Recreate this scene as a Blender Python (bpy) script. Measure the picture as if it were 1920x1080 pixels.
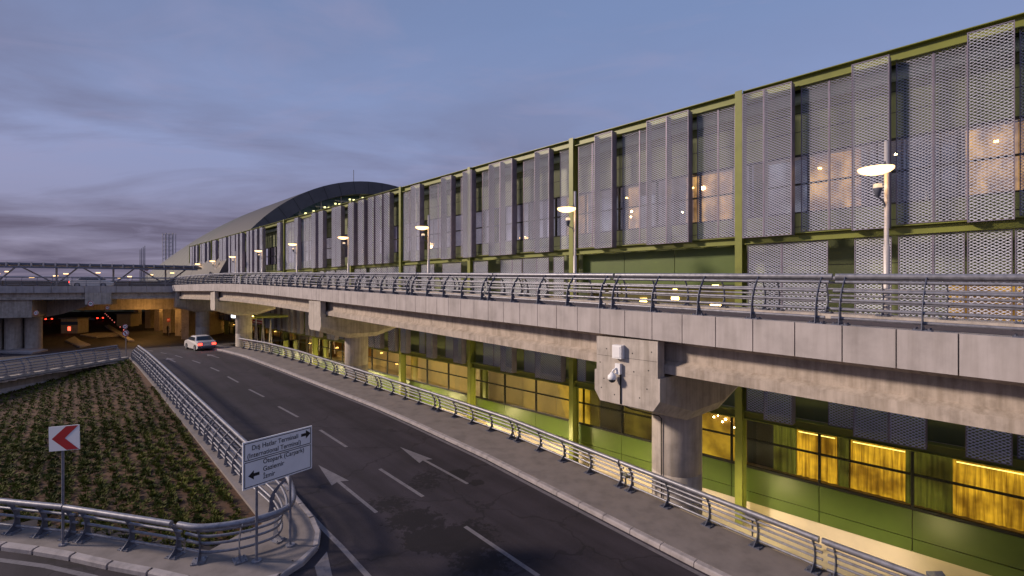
import bpy, bmesh, math, random
import numpy as np
from mathutils import Vector, Matrix, Euler
R = math.radians
random.seed(7); np.random.seed(7)
for o in list(bpy.data.objects): bpy.data.objects.remove(o, do_unlink=True)
scn = bpy.context.scene
col = scn.collection
def lin(r, g, b):
    f = lambda c: (c/255/12.92) if c/255 <= .04045 else ((c/255+.055)/1.055)**2.4
    return (f(r), f(g), f(b), 1)
# ------------------------------------------------------------- camera
cd = bpy.data.cameras.new('camera'); cam = bpy.data.objects.new('camera', cd); col.objects.link(cam)
cam.location = (0, 0, 0); cam.rotation_euler = (R(90), 0, 0)
cd.lens = 36*900/1920; cd.sensor_width = 36; cd.shift_y = -2/1920; cd.clip_end = 6000; cd.clip_start = .1
scn.camera = cam
# ------------------------------------------------------------- sky and sun
SUN_EL = 25; SUN_TRAVEL = Vector((.97, -.02))      # dusk glow from the left
w = bpy.data.worlds.new("World"); scn.world = w; w.use_nodes = True
nt = w.node_tree; nt.nodes.clear()
def N(nt, t, **k):
    n = nt.nodes.new(t)
    for a, v in k.items():
        if a in n.inputs: n.inputs[a].default_value = v
        else: setattr(n, a, v)
    return n
L = lambda nt, a, b: nt.links.new(a, b)
def ramp(nt, stops):
    n = nt.nodes.new('ShaderNodeValToRGB'); e = n.color_ramp.elements
    while len(e) < len(stops): e.new(.5)
    for q, (p, c) in zip(e, stops): q.position = p; q.color = c
    return n
def math_(nt, op, a, b=None, clamp=False):
    n = nt.nodes.new('ShaderNodeMath'); n.operation = op; n.use_clamp = clamp
    for i, v in enumerate((a, b)):
        if v is None: continue
        if hasattr(v, 'is_linked') or hasattr(v, 'links'): L(nt, v, n.inputs[i])
        else: n.inputs[i].default_value = v
    return n.outputs[0]
def mixc(nt, fac, a, b, blend='MIX'):
    n = nt.nodes.new('ShaderNodeMix'); n.data_type = 'RGBA'; n.blend_type = blend
    for i, v in ((0, fac), (6, a), (7, b)):
        if hasattr(v, 'links'): L(nt, v, n.inputs[i])
        else: n.inputs[i].default_value = v
    return n.outputs[2]
tc = N(nt, 'ShaderNodeTexCoord'); sep = N(nt, 'ShaderNodeSeparateXYZ'); L(nt, tc.outputs['Generated'], sep.inputs[0])
grad = ramp(nt, [(0, lin(130, 121, 146)), (.07, lin(135, 130, 157)), (.17, lin(141, 145, 179)), (.3, lin(138, 153, 194)), (.48, lin(122, 142, 184)), (1, lin(108, 132, 178))])
L(nt, sep.outputs[2], grad.inputs[0])
sky = N(nt, 'ShaderNodeTexSky', sky_type='NISHITA'); sky.sun_disc = False
sky.sun_elevation = R(SUN_EL); sky.sun_rotation = math.atan2(-SUN_TRAVEL.x, -SUN_TRAVEL.y)
skys = mixc(nt, 1.0, sky.outputs[0], (.07, .065, .085, 1), 'MULTIPLY')
base = mixc(nt, .9, skys, grad.outputs[0])
# clouds: layers projected on a high flat sheet
zz = math_(nt, 'ADD', math_(nt, 'MAXIMUM', sep.outputs[2], 0.0), .09)
cx = math_(nt, 'DIVIDE', sep.outputs[0], zz); cy = math_(nt, 'DIVIDE', sep.outputs[1], zz)
cmb = N(nt, 'ShaderNodeCombineXYZ'); L(nt, cx, cmb.inputs[0]); L(nt, cy, cmb.inputs[1])
def noise(nt, vec, scale, detail=5, rough=.55, dist=0):
    n = N(nt, 'ShaderNodeTexNoise'); n.inputs['Scale'].default_value = scale; n.inputs['Detail'].default_value = detail
    n.inputs['Roughness'].default_value = rough; n.inputs['Distortion'].default_value = dist
    if vec is not None: L(nt, vec, n.inputs['Vector'])
    return n.outputs[0]
mp = N(nt, 'ShaderNodeMapping'); L(nt, cmb.outputs[0], mp.inputs[0]); mp.inputs['Scale'].default_value = (.42, .62, 1); mp.inputs['Location'].default_value = (3.1, 1.4, 0)
n1 = noise(nt, mp.outputs[0], 1.15, 7, .55, .4)
low = ramp(nt, [(0, (1, 1, 1, 1)), (.2, (1, 1, 1, 1)), (.32, (.55, .55, .55, 1)), (.5, (.22, .22, .22, 1))]); L(nt, sep.outputs[2], low.inputs[0])
left = math_(nt, 'MULTIPLY_ADD', sep.outputs[0], -.55, False); left.node.inputs[2].default_value = .62
cm = ramp(nt, [(.36, (0, 0, 0, 1)), (.58, (1, 1, 1, 1))]); L(nt, n1, cm.inputs[0])
cf = math_(nt, 'MULTIPLY', math_(nt, 'MULTIPLY', cm.outputs[0], low.outputs[0]), math_(nt, 'MAXIMUM', left, .15), True)
sky1 = mixc(nt, math_(nt, 'MULTIPLY', cf, .95), base, lin(100, 94, 115))
n2 = noise(nt, mp.outputs[0], 3.3, 5, .6, .8)
c2 = ramp(nt, [(.5, (0, 0, 0, 1)), (.75, (1, 1, 1, 1))]); L(nt, n2, c2.inputs[0])
sky2 = mixc(nt, math_(nt, 'MULTIPLY', c2.outputs[0], .36), sky1, lin(152, 148, 178))
bg = N(nt, 'ShaderNodeBackground', Strength=1.0); L(nt, sky2, bg.inputs[0])
wo = N(nt, 'ShaderNodeOutputWorld'); L(nt, bg.outputs[0], wo.inputs[0])
sd = bpy.data.lights.new('sun', 'SUN'); sun = bpy.data.objects.new('sun', sd); col.objects.link(sun)
sd.energy = 3.8; sd.angle = R(6); sd.color = (1, .81, .66)
tv = SUN_TRAVEL.normalized()*math.cos(R(SUN_EL)); dirv = Vector((tv.x, tv.y, -math.sin(R(SUN_EL))))
sun.rotation_euler = dirv.to_track_quat('-Z', 'Y').to_euler(); sun.location = (0, 0, 40)
scn.view_settings.view_transform = 'Standard'; scn.view_settings.look = 'None'; scn.view_settings.exposure = .12; scn.view_settings.gamma = 1
scn.render.engine = 'CYCLES'
scn.cycles.max_bounces = 6; scn.cycles.transparent_max_bounces = 8; scn.cycles.use_denoising = True
try: scn.cycles.sample_clamp_indirect = 4
except Exception: pass
# ------------------------------------------------------------- helpers
def FP(s, d, z): return (.717*d-.697*s, .697*d+.717*s, z)          # facade frame: s along, d away from the viewer
def DP(t, p, z): return (.739*p-.673*t, .673*p+.739*t, z)          # ramp frame: t along, p across
def ID(x, y, z): return (x, y, z)
def interp(x, xs, ys): return float(np.interp(x, xs, ys))
GT = [-200, 38, 46, 52, 60, 70, 80, 100, 140, 700]; GZ = [-13.4, -6.26, -6.08, -6.1, -6.4, -7.1, -7.7, -8.2, -8.5, -8.8]
def gz(t): return interp(t, GT, GZ) if t > 38 else -7.4+.03*t
def px(x, y, dz=0):                                                  # pixel of the photo to a point of the road surface (t, p)
    r = (x-960)/900; v = (y-538)/900; Y = 20.
    for _ in range(80):
        t = Y*(.739-.673*r); Y = .5*Y+.5*max(2, min(400, -(gz(t)+dz)/max(v, .01)))
    return Y*(.739-.673*r), Y*(.673+.739*r)
DT = [-30, 48, 54, 60, 70, 80, 100, 200]; DZv = [-.913-.69, -.913+.023*48, .31, .36, .3, .2, .1, .1]
def zd(t): return interp(t, DT, DZv)
def shift(t): return interp(t, [0, 42, 50, 58, 66, 76, 90], [0, 0, -.4, -1.1, -1.9, -2.9, -4.2])
def near(t): return 12.4+shift(t)
class MB:
    def __init__(s): s.v = []; s.f = []; s.blocks = []; s.sm = []
    def add(s, vs, fs, smooth=False):
        b = len(s.v); s.v += [tuple(v) for v in vs]; s.f += [tuple(b+i for i in f) for f in fs]; s.sm += [smooth]*len(fs); return s
    def hexa(s, fn, a0, a1, b0, b1, z0, z1, n=1):
        for i in range(n):
            u0 = a0+(a1-a0)*i/n; u1 = a0+(a1-a0)*(i+1)/n
            vs = [fn(u0, b0, z0), fn(u1, b0, z0), fn(u1, b1, z0), fn(u0, b1, z0), fn(u0, b0, z1), fn(u1, b0, z1), fn(u1, b1, z1), fn(u0, b1, z1)]
            fs = [(0, 3, 2, 1), (4, 5, 6, 7), (0, 1, 5, 4), (2, 3, 7, 6)]
            if i == 0: fs.append((3, 0, 4, 7))
            if i == n-1: fs.append((1, 2, 6, 5))
            s.add(vs, fs)
        return s
    def box(s, x0, x1, y0, y1, z0, z1): return s.hexa(ID, x0, x1, y0, y1, z0, z1)
    def sweep(s, fn, prof, ts, closed=True, smooth=False, caps=True):   # prof: (b, z) points; fn(t, b, z)
        n = len(prof); vs = [fn(t, b, z) for t in ts for b, z in prof]; fs = []
        m = n if closed else n-1
        for i in range(len(ts)-1):
            for j in range(m): fs.append((i*n+j, i*n+(j+1) % n, (i+1)*n+(j+1) % n, (i+1)*n+j))
        if caps and closed: fs += [tuple(range(n-1, -1, -1)), tuple((len(ts)-1)*n+j for j in range(n))]
        return s.add(vs, fs, smooth)
    def tube(s, pts, r, n=8, smooth=True, caps=True):
        pts = [Vector(p) for p in pts]; rr = r if isinstance(r, (list, tuple)) else [r]*len(pts); vs = []
        for i, p in enumerate(pts):
            d = (pts[min(i+1, len(pts)-1)]-pts[max(i-1, 0)]).normalized()
            a = d.cross(Vector((0, 0, 1)))
            if a.length < .05: a = d.cross(Vector((1, 0, 0)))
            a.normalize(); b = d.cross(a)
            for k in range(n):
                q = 2*math.pi*k/n; vs.append(p+(a*math.cos(q)+b*math.sin(q))*rr[i])
        fs = [(i*n+k, i*n+(k+1) % n, (i+1)*n+(k+1) % n, (i+1)*n+k) for i in range(len(pts)-1) for k in range(n)]
        s.add(vs, fs, smooth)
        if caps: s.add(vs[:n], [tuple(range(n))]); s.add(vs[-n:], [tuple(range(n))[::-1]])
        return s
    def lathe(s, c, prof, n=16, smooth=True):
        vs = [(c[0]+r*math.cos(2*math.pi*k/n), c[1]+r*math.sin(2*math.pi*k/n), c[2]+z) for r, z in prof for k in range(n)]
        fs = [(i*n+k, i*n+(k+1) % n, (i+1)*n+(k+1) % n, (i+1)*n+k) for i in range(len(prof)-1) for k in range(n)]
        return s.add(vs, fs, smooth)
    def poly(s, pts, h=None):
        n = len(pts); s.add(pts, [tuple(range(n))]); return s
    def prism(s, pts, off):
        n = len(pts); off = Vector(off); q = [tuple(Vector(p)+off) for p in pts]
        fs = [tuple(range(n))[::-1], tuple(range(n, 2*n))]+[(i, (i+1) % n, n+(i+1) % n, n+i) for i in range(n)]
        return s.add(list(pts)+q, fs)
    def build(s, name, mat, parent=None, recalc=False):
        me = bpy.data.meshes.new(name); nv = len(s.v)
        if s.blocks:
            V = [np.array(s.v, float).reshape(-1, 3)]; F = [] ; b = nv
            for bv, bf in s.blocks: V.append(bv); F.append(bf+b); b += len(bv)
            V = np.concatenate(V); Q = np.concatenate(F)
            ls = [len(f) for f in s.f]; li = [i for f in s.f for i in f]
            me.vertices.add(len(V)); me.vertices.foreach_set('co', V.ravel())
            tot = np.array(ls+[4]*len(Q)); start = np.concatenate([[0], np.cumsum(tot)[:-1]])
            loops = np.concatenate([np.array(li, int), Q.ravel()])
            me.loops.add(len(loops)); me.loops.foreach_set('vertex_index', loops.astype('i'))
            me.polygons.add(len(tot)); me.polygons.foreach_set('loop_start', start.astype('i'))
            me.update(calc_edges=True)
        else:
            me.from_pydata(s.v, [], s.f)
            if any(s.sm): me.polygons.foreach_set('use_smooth', s.sm)
        if recalc:
            bm = bmesh.new(); bm.from_mesh(me); bmesh.ops.recalc_face_normals(bm, faces=bm.faces); bm.to_mesh(me); bm.free()
        me.materials.append(mat); o = bpy.data.objects.new(name, me); col.objects.link(o)
        if parent is not None: o.parent = parent
        return o
def tag(o, label=None, cat=None, group=None, kind=None):
    if label: o['label'] = label
    if cat: o['category'] = cat
    if group: o['group'] = group
    if kind: o['kind'] = kind
    return o
def thing(name, label, cat, loc=(0, 0, 0), rz=0, group=None):
    o = bpy.data.objects.new(name, None); col.objects.link(o); o.location = loc; o.rotation_euler = (0, 0, rz); o.empty_display_size = .3
    return tag(o, label, cat, group)
kids = {}
def dup(o, loc, rot, label, group=None, scale=None):
    r = o.copy(); col.objects.link(r); r.location = loc; r.rotation_euler = rot
    if scale: r.scale = scale
    tag(r, label, None, group)
    for ch in [c for c in kids[o.name]]:
        c = ch.copy(); col.objects.link(c); c.parent = r
        for g2 in kids.get(ch.name, []):
            d = g2.copy(); col.objects.link(d); d.parent = c
    return r
ORD = ['first', 'second', 'third', 'fourth', 'fifth', 'sixth', 'seventh', 'eighth', 'ninth', 'tenth', 'eleventh', 'twelfth', 'thirteenth', 'fourteenth', 'fifteenth', 'sixteenth', 'seventeenth', 'eighteenth']
# ------------------------------------------------------------- materials
def mat(name, colr, rough=.6, metal=0, var=.12, scale=6., bump=0., emit=None, estr=0, spec=.5, col2=None, detail=6, streak=0, coords='Object', vscale=(1, 1, 1)):
    m = bpy.data.materials.new(name); m.use_nodes = True; t = m.node_tree; b = t.nodes['Principled BSDF']
    b.inputs['Roughness'].default_value = rough; b.inputs['Metallic'].default_value = metal; b.inputs['Specular IOR Level'].default_value = spec
    tcn = N(t, 'ShaderNodeTexCoord'); mpn = N(t, 'ShaderNodeMapping'); L(t, tcn.outputs[coords], mpn.inputs[0]); mpn.inputs['Scale'].default_value = vscale
    nz = noise(t, mpn.outputs[0], scale, detail, .6)
    c1 = tuple(colr[:3])+(1,); c2 = tuple(col2[:3])+(1,) if col2 else tuple(c*(1-var*2.2) for c in colr[:3])+(1,)
    c0 = tuple(min(1, c*(1+var)) for c in colr[:3])+(1,)
    rp = ramp(t, [(.3, c2), (.52, c1), (.72, c0)]); L(t, nz, rp.inputs[0]); out = rp.outputs[0]
    n3 = noise(t, mpn.outputs[0], scale*.13, 3, .5)
    r3 = ramp(t, [(.3, (1-var, 1-var, 1-var, 1)), (.7, (1, 1, 1, 1))]); L(t, n3, r3.inputs[0])
    out = mixc(t, 1.0, out, r3.outputs[0], 'MULTIPLY')
    if streak:
        mp2 = N(t, 'ShaderNodeMapping'); L(t, tcn.outputs[coords], mp2.inputs[0]); mp2.inputs['Scale'].default_value = (3.2, 3.2, .22)
        n4 = noise(t, mp2.outputs[0], 1.6, 5, .65); r4 = ramp(t, [(.42, (1, 1, 1, 1)), (.66, (1-streak, 1-streak*1.05, 1-streak*1.15, 1))]); L(t, n4, r4.inputs[0])
        out = mixc(t, 1.0, out, r4.outputs[0], 'MULTIPLY')
    L(t, out, b.inputs['Base Color'])
    if bump:
        bn = N(t, 'ShaderNodeBump', Strength=bump); bn.inputs['Distance'].default_value = .02
        nb = noise(t, mpn.outputs[0], scale*3, 6, .65); L(t, nb, bn.inputs['Height']); L(t, bn.outputs[0], b.inputs['Normal'])
    if emit: b.inputs['Emission Color'].default_value = tuple(emit[:3])+(1,); b.inputs['Emission Strength'].default_value = estr
    return m
M = {}
M['concrete'] = mat('concrete', (.52, .46, .41), .85, var=.10, scale=2.4, bump=.25, streak=.28)
M['fascia'] = mat('fascia_concrete', (.53, .48, .465), .8, var=.10, scale=1.3, bump=.15, streak=.16)
M['oldconcrete'] = mat('stained_concrete', (.49, .415, .355), .88, var=.12, scale=3.0, bump=.3, streak=.30)
M['steel'] = mat('galvanised_steel', (.26, .26, .30), .42, .35, var=.16, scale=9, bump=.05)
M['steeldk'] = mat('painted_dark_steel', (.13, .14, .19), .5, .2, var=.12, scale=9, bump=.05)
M['pole'] = mat('pale_pole_paint', (.50, .46, .45), .45, .2, var=.05)
M['green'] = mat('olive_steel_paint', (.20, .22, .038), .45, 0, var=.08, scale=1.5)
M['clad'] = mat('olive_glass_cladding', (.080, .125, .018), .42, 0, var=.08, scale=.6, spec=.6)
M['wall'] = mat('olive_wall_panel', (.15, .18, .07), .5, 0, var=.08, scale=.8)
M['joint'] = mat('black_joint', (.006, .006, .006), .7, var=0)
M['mesh'] = mat('expanded_metal', (.64, .66, .78), .5, 0, var=.05, scale=1.3)
M['meshfr'] = mat('screen_frame_metal', (.24, .21, .27), .5, .4, var=.1, scale=3)
M['white'] = mat('white_paint', (.62, .60, .62), .55, var=.06)
M['red'] = mat('red_sign_film', (.45, .012, .02), .45, var=.05)
M['black'] = mat('black_paint', (.012, .012, .014), .5, var=.05)
M['signwhite'] = mat('white_sign_film', (.86, .85, .86), .5, var=.03, scale=2)
M['duct'] = mat('pale_green_duct', (.30, .38, .33), .4, .2, var=.05)
M['beige'] = mat('beige_render', (.62, .53, .38), .85, var=.07, scale=.7, bump=.1)
M['roofdk'] = mat('dark_zinc_roof', (.10, .09, .10), .6, 0, var=.1, scale=.4)
M['roofmid'] = mat('purple_grey_zinc', (.034, .030, .034), .65, 0, var=.06, scale=.3)
M['rooflt'] = mat('pale_zinc_roof', (.030, .035, .036), .65, 0, var=.06, scale=.3)
M['dirt'] = mat('soil', (.10, .045, .018), .95, var=.35, scale=3, bump=.9)
M['kerb'] = mat('kerb_concrete', (.37, .33, .33), .85, var=.14, scale=3, bump=.4)
M['pave'] = mat('pavement_concrete', (.22, .19, .18), .85, var=.12, scale=1.7, bump=.25)
M['person'] = mat('dark_clothing', (.02, .02, .025), .9, var=.1)
M['skin'] = mat('skin_tone', (.35, .2, .14), .6, var=.05)
M['carpaint'] = mat('white_car_paint', (.62, .58, .56), .3, 0, var=.03)
M['cardark'] = mat('dark_car_paint', (.02, .02, .025), .3, 0, var=.05)
M['rubber'] = mat('tyre_rubber', (.015, .015, .015), .8, var=.1)
M['carglass'] = mat('car_glass', (.03, .035, .045), .08, 0, var=.02)
M['leaf'] = mat('ground_cover_leaf', (.10, .105, .012), .75, var=.5, scale=1.6, col2=(.018, .042, .007), spec=.15)
for mn_ in ('mesh', 'fascia'):
    t_ = M[mn_].node_tree; b_ = t_.nodes['Principled BSDF']; src_ = b_.inputs['Base Color'].links[0].from_socket; oi = N(t_, 'ShaderNodeObjectInfo'); rr0 = ramp(t_, [(0, (.80, .80, .82, 1)), (1, (1.08, 1.06, 1.04, 1))]); L(t_, oi.outputs['Random'], rr0.inputs[0]); L(t_, mixc(t_, 1, src_, rr0.outputs[0], 'MULTIPLY'), b_.inputs['Base Color'])
def emis(name, c, s):
    m = bpy.data.materials.new(name); m.use_nodes = True; b = m.node_tree.nodes['Principled BSDF']
    b.inputs['Base Color'].default_value = (.05, .05, .05, 1); b.inputs['Emission Color'].default_value = tuple(c[:3])+(1,); b.inputs['Emission Strength'].default_value = s
    return m
M['lampglow'] = emis('lamp_disc_glow', (1, .60, .25), 3.6)
M['floodglow'] = emis('floodlight_glow', (1, .80, .30), 18)
M['globe'] = emis('lamp_globe_glow', (1, .70, .45), .9)
M['striplight'] = emis('warm_ceiling_light', (1, .62, .16), 14)
M['ylight'] = emis('yellow_strip', (1, .74, .12), 6)
M['whitelight'] = emis('white_lightbox', (.9, .93, 1), 2.6)
M['redlight'] = emis('red_tail_light', (1, .03, .015), 9)
M['spot'] = emis('yellow_spot', (1, .95, .40), 2.2)
# asphalt with wet stains
def asphalt():
    m = mat('asphalt', (.036, .029, .037), .82, var=.14, scale=.55, bump=0, spec=.3); t = m.node_tree; b = t.nodes['Principled BSDF']
    tcn = N(t, 'ShaderNodeTexCoord')
    src = b.inputs['Base Color'].links[0].from_socket
    fine = noise(t, tcn.outputs['Object'], 42, 3, .7); rf = ramp(t, [(.3, (.72, .72, .72, 1)), (.7, (1.35, 1.35, 1.35, 1))]); L(t, fine, rf.inputs[0])
    c = mixc(t, 1, src, rf.outputs[0], 'MULTIPLY')
    sp = N(t, 'ShaderNodeSeparateXYZ'); L(t, tcn.outputs['Object'], sp.inputs[0])
    def blob(cx, cy, rx, ry, amt, sc):
        a = math_(t, 'DIVIDE', math_(t, 'SUBTRACT', sp.outputs[0], cx), rx); d = math_(t, 'DIVIDE', math_(t, 'SUBTRACT', sp.outputs[1], cy), ry)
        rr = math_(t, 'ADD', math_(t, 'MULTIPLY', a, a), math_(t, 'MULTIPLY', d, d))
        mk = math_(t, 'SUBTRACT', 1.0, rr, True)
        nz = noise(t, tcn.outputs['Object'], sc, 7, .72)
        return math_(t, 'GREATER_THAN', math_(t, 'ADD', nz, math_(t, 'MULTIPLY', mk, amt)), .70)
    pc_ = math_(t, 'ADD', math_(t, 'MULTIPLY', sp.outputs[0], .739), math_(t, 'MULTIPLY', sp.outputs[1], .673))
    mpt = N(t, 'ShaderNodeCombineXYZ'); L(t, pc_, mpt.inputs[0]); tt_ = math_(t, 'MULTIPLY', math_(t, 'SUBTRACT', math_(t, 'MULTIPLY', sp.outputs[1], .739), math_(t, 'MULTIPLY', sp.outputs[0], .673)), .05); L(t, tt_, mpt.inputs[1])
    tr_ = noise(t, mpt.outputs[0], 1.5, 3, .5); rt = ramp(t, [(.36, (.74, .74, .74, 1)), (.62, (1.18, 1.18, 1.18, 1))]); L(t, tr_, rt.inputs[0]); c = mixc(t, 1, c, rt.outputs[0], 'MULTIPLY')
    ck = N(t, 'ShaderNodeTexVoronoi', feature='DISTANCE_TO_EDGE'); ck.inputs['Scale'].default_value = .22
    dm = N(t, 'ShaderNodeVectorMath', operation='ADD'); nzc = N(t, 'ShaderNodeTexNoise'); nzc.inputs['Scale'].default_value = 1.3; nzc.inputs['Detail'].default_value = 6; L(t, tcn.outputs['Object'], nzc.inputs['Vector']); L(t, tcn.outputs['Object'], dm.inputs[0]); L(t, nzc.outputs[1], dm.inputs[1]); L(t, dm.outputs[0], ck.inputs['Vector'])
    crk = math_(t, 'LESS_THAN', ck.outputs[0], .007); c = mixc(t, math_(t, 'MULTIPLY', crk, .6), c, (.012, .010, .012, 1))
    msk = None
    for (x, y, rx, ry, am, sc) in STAINS:
        q = blob(x, y, rx, ry, am, sc); msk = q if msk is None else math_(t, 'MAXIMUM', msk, q)
    c = mixc(t, math_(t, 'MULTIPLY', msk, .85), c, (.010, .008, .010, 1))
    L(t, c, b.inputs['Base Color'])
    bn = N(t, 'ShaderNodeBump', Strength=.35); bn.inputs['Distance'].default_value = .006; nb = noise(t, tcn.outputs['Object'], 70, 3, .7); L(t, nb, bn.inputs['Height']); L(t, bn.outputs[0], b.inputs['Normal'])
    return m
def P(x, y):
    t, p = px(x, y); return DP(t, p, gz(t))
STAINS = []
for (x, y, rx, ry, am, sc) in [(780, 975, 1.1, .9, .28, 5), (820, 1010, 1.2, .9, .33, 5), (880, 1010, 1.0, 1.2, .28, 6), (730, 945, .9, .7, .22, 6), (860, 888, .45, .5, .45, 3), (895, 905, .3, .3, .4, 3), (905, 1055, 1.0, .6, .26, 6), (800, 900, .8, 1.2, .2, 7)]:
    q = P(x, y); STAINS.append((q[0], q[1], rx*1.15, ry*1.15, am+.07, sc))
M['asphalt'] = asphalt()
def marking():
    m = mat('road_marking', (.17, .155, .17), .7, var=.1, scale=4); t = m.node_tree; b = t.nodes['Principled BSDF']
    tcn = N(t, 'ShaderNodeTexCoord'); nz = noise(t, tcn.outputs['Object'], 9, 7, .75); rp = ramp(t, [(.34, (.0, .0, .0, 1)), (.50, (1, 1, 1, 1))]); L(t, nz, rp.inputs[0])
    src = b.inputs['Base Color'].links[0].from_socket
    L(t, mixc(t, rp.outputs[0], (.10, .09, .10, 1), src), b.inputs['Base Color']); return m
M['mark'] = marking()
# lit rooms: emission with curtain folds / plain blinds / dim glass
def room(name, c1, c2, strength, fold=0, var=.4, vs=(1, 1, .05), rough=.08):
    m = bpy.data.materials.new(name); m.use_nodes = True; t = m.node_tree; b = t.nodes['Principled BSDF']
    tcn = N(t, 'ShaderNodeTexCoord'); mpn = N(t, 'ShaderNodeMapping'); L(t, tcn.outputs['Object'], mpn.inputs[0]); mpn.inputs['Scale'].default_value = vs
    nz = noise(t, mpn.outputs[0], fold if fold else .5, 4, .65)
    rp = ramp(t, [(.36, tuple(c2)+(1,)), (.62, tuple(c1)+(1,))]); L(t, nz, rp.inputs[0]); oc = rp.outputs[0]
    if fold:                                                         # bright and dim room glow put into the emission as large soft patches
        n2_ = noise(t, tcn.outputs['Object'], .9, 3, .55); r2_ = ramp(t, [(.36, (.30, .26, .22, 1)), (.60, (1.15, 1.15, 1.1, 1))]); L(t, n2_, r2_.inputs[0]); oc = mixc(t, 1, oc, r2_.outputs[0], 'MULTIPLY')
    L(t, oc, b.inputs['Emission Color']); b.inputs['Emission Strength'].default_value = strength
    b.inputs['Base Color'].default_value = (c1[0]*.12, c1[1]*.12, c1[2]*.12, 1); b.inputs['Roughness'].default_value = .7
    return m
M['curtain'] = room('lit_curtain', (1, .56, .035), (.30, .15, .008), .85, fold=11)
M['curtaindim'] = room('dim_glow_curtain', (.10, .10, .012), (.03, .034, .005), .9, fold=9)  # dim glow put into the curtain itself as emission
M['blind'] = room('lit_amber_blind', (.60, .37, .030), (.34, .20, .016), .95, fold=.35, vs=(1, 1, 1))
M['blinddim'] = room('dim_green_blind', (.16, .12, .014), (.09, .075, .01), .55, fold=.35, vs=(1, 1, 1))
M['warmroom'] = room('warm_room_wall', (.85, .46, .16), (.14, .08, .05), 1.1, fold=1.6, vs=(1, 1, .5))
M['skyglow'] = room('sky_sheen_glow', (.34, .34, .44), (.09, .09, .13), .6, fold=1.2, vs=(1, 1, .7))  # lavender emission standing in for sky reflected in the panes
M['orangeroom'] = room('lobby_back_wall', (.75, .30, .035), (.10, .045, .006), .7, fold=.9, vs=(1, 1, 1.3))
M['darkroom'] = room('dark_room_wall', (.03, .032, .03), (.012, .013, .012), .5, fold=.8, vs=(1, 1, 1))
M['wood'] = mat('joinery', (.25, .12, .04), .6, var=.2, scale=3)
def glassmat(name, tint, gloss=.12):
    m = bpy.data.materials.new(name); m.use_nodes = True; t = m.node_tree; t.nodes.clear()
    o = N(t, 'ShaderNodeOutputMaterial'); tr = N(t, 'ShaderNodeBsdfTransparent'); tr.inputs[0].default_value = tuple(tint)+(1,)
    gl = N(t, 'ShaderNodeBsdfGlossy'); gl.inputs['Roughness'].default_value = .03; gl.inputs[0].default_value = (.9, .9, .9, 1)
    fr = N(t, 'ShaderNodeFresnel', IOR=1.5); mx = N(t, 'ShaderNodeMixShader')
    L(t, math_(t, 'ADD', math_(t, 'MULTIPLY', fr.outputs[0], .8), gloss, True), mx.inputs[0]); L(t, tr.outputs[0], mx.inputs[1]); L(t, gl.outputs[0], mx.inputs[2]); L(t, mx.outputs[0], o.inputs[0])
    return m
M['glassup'] = glassmat('upper_window_glass', (.85, .88, .88), .26)
M['glasslow'] = glassmat('lower_window_glass', (.92, .90, .80), .04)
# ------------------------------------------------------------- ground and road (structure)
def in_tri(t, p, sh=0.):                                             # island triangle
    a = (12.6, 4.3); b = (51.5, 3.7); c = (35.4, -14.8)
    def side(u, v): return ((v[0]-u[0])*(p-u[1])-(v[1]-u[1])*(t-u[0]))/math.hypot(v[0]-u[0], v[1]-u[1])
    s = [side(a, b), side(b, c), side(c, a)]
    return max(s) < -sh if s[0] < 0 else min(s) > sh
def build_ground():
    m = MB()
    ts = list(np.arange(-25, 60, .4))+list(np.arange(60, 200, 4))+[200, 300, 500, 700]; ts = sorted(set(round(float(t), 3) for t in ts))
    ps = [-500, -200, -100, -60, -40, -30]+list(np.arange(-24, 6, .4))+[6, 9, 12.6]; ps = [float(p) for p in ps]
    idx = {}
    def vi(i, j):
        if (i, j) not in idx: idx[(i, j)] = len(m.v); m.v.append(DP(ts[i], ps[j], gz(ts[i])))
        return idx[(i, j)]
    for i in range(len(ts)-1):
        for j in range(len(ps)-1):
            if in_tri((ts[i]+ts[i+1])/2, (ps[j]+ps[j+1])/2, .45): continue
            m.f.append((vi(i, j), vi(i+1, j), vi(i+1, j+1), vi(i, j+1))); m.sm.append(False)
    # road carries on right to the kerb of the far underpass
    o = m.build('road', M['asphalt']); tag(o, kind='structure')
build_ground()
g2 = MB(); g2.hexa(ID, -3000, 3000, -300, 3000, -11.6, -11.2); tag(g2.build('ground', M['dirt']), kind='structure')
# pit floor between ramp pavement and terminal, right plaza
pf = MB(); pf.hexa(FP, -40, 70, 13, 40, -10.7, -10.45); tag(pf.build('service_yard', M['beige']), kind='structure')
und = MB(); und.sweep(lambda t, p, z: DP(t, p, gz(t)+z), [(12.5, -.02), (40, -.02)], [62, 70, 80, 100, 140, 300], closed=False)
tag(und.build('underpass_road', M['asphalt']), kind='structure')
# right pavement
def wl(t): return interp(t, [-10, 5.7, 15, 20.5, 24.4, 32.5, 48, 62, 80], [11.3, 11.55, 12.05, 12.07, 12.0, 11.5, 10.5, 9.2, 7.4])   # edge line
RS = 1.0
def rb(t): return interp(t, [-10, 4.9, 7.6, 11, 14, 19, 24.8, 33, 41, 49, 56, 62, 80], [13.65, 13.75, 13.9, 14.2, 14.45, 14.45, 14.15, 13.75, 13.4, 12.5, 11.4, 10.6, 9.0])
TS = [float(x) for x in np.arange(-8, 62, 1.)]
m = MB(); m.sweep(lambda t, k, z: DP(t, wl(t)+.42+(rb(t)+.25-wl(t)-.42)*k, gz(t)+z), [(0, .0), (0, .14), (1, .14), (1, -1.2), (.97, -1.2), (.97, .0)], TS)
tag(m.build('pavement', M['pave']), kind='structure')
m = MB(); m.sweep(lambda t, k, z: DP(t, rb(t)+.26+k, gz(t)+z), [(0, .10), (.14, .10), (.14, -4.5), (0, -4.5)], TS)
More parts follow.
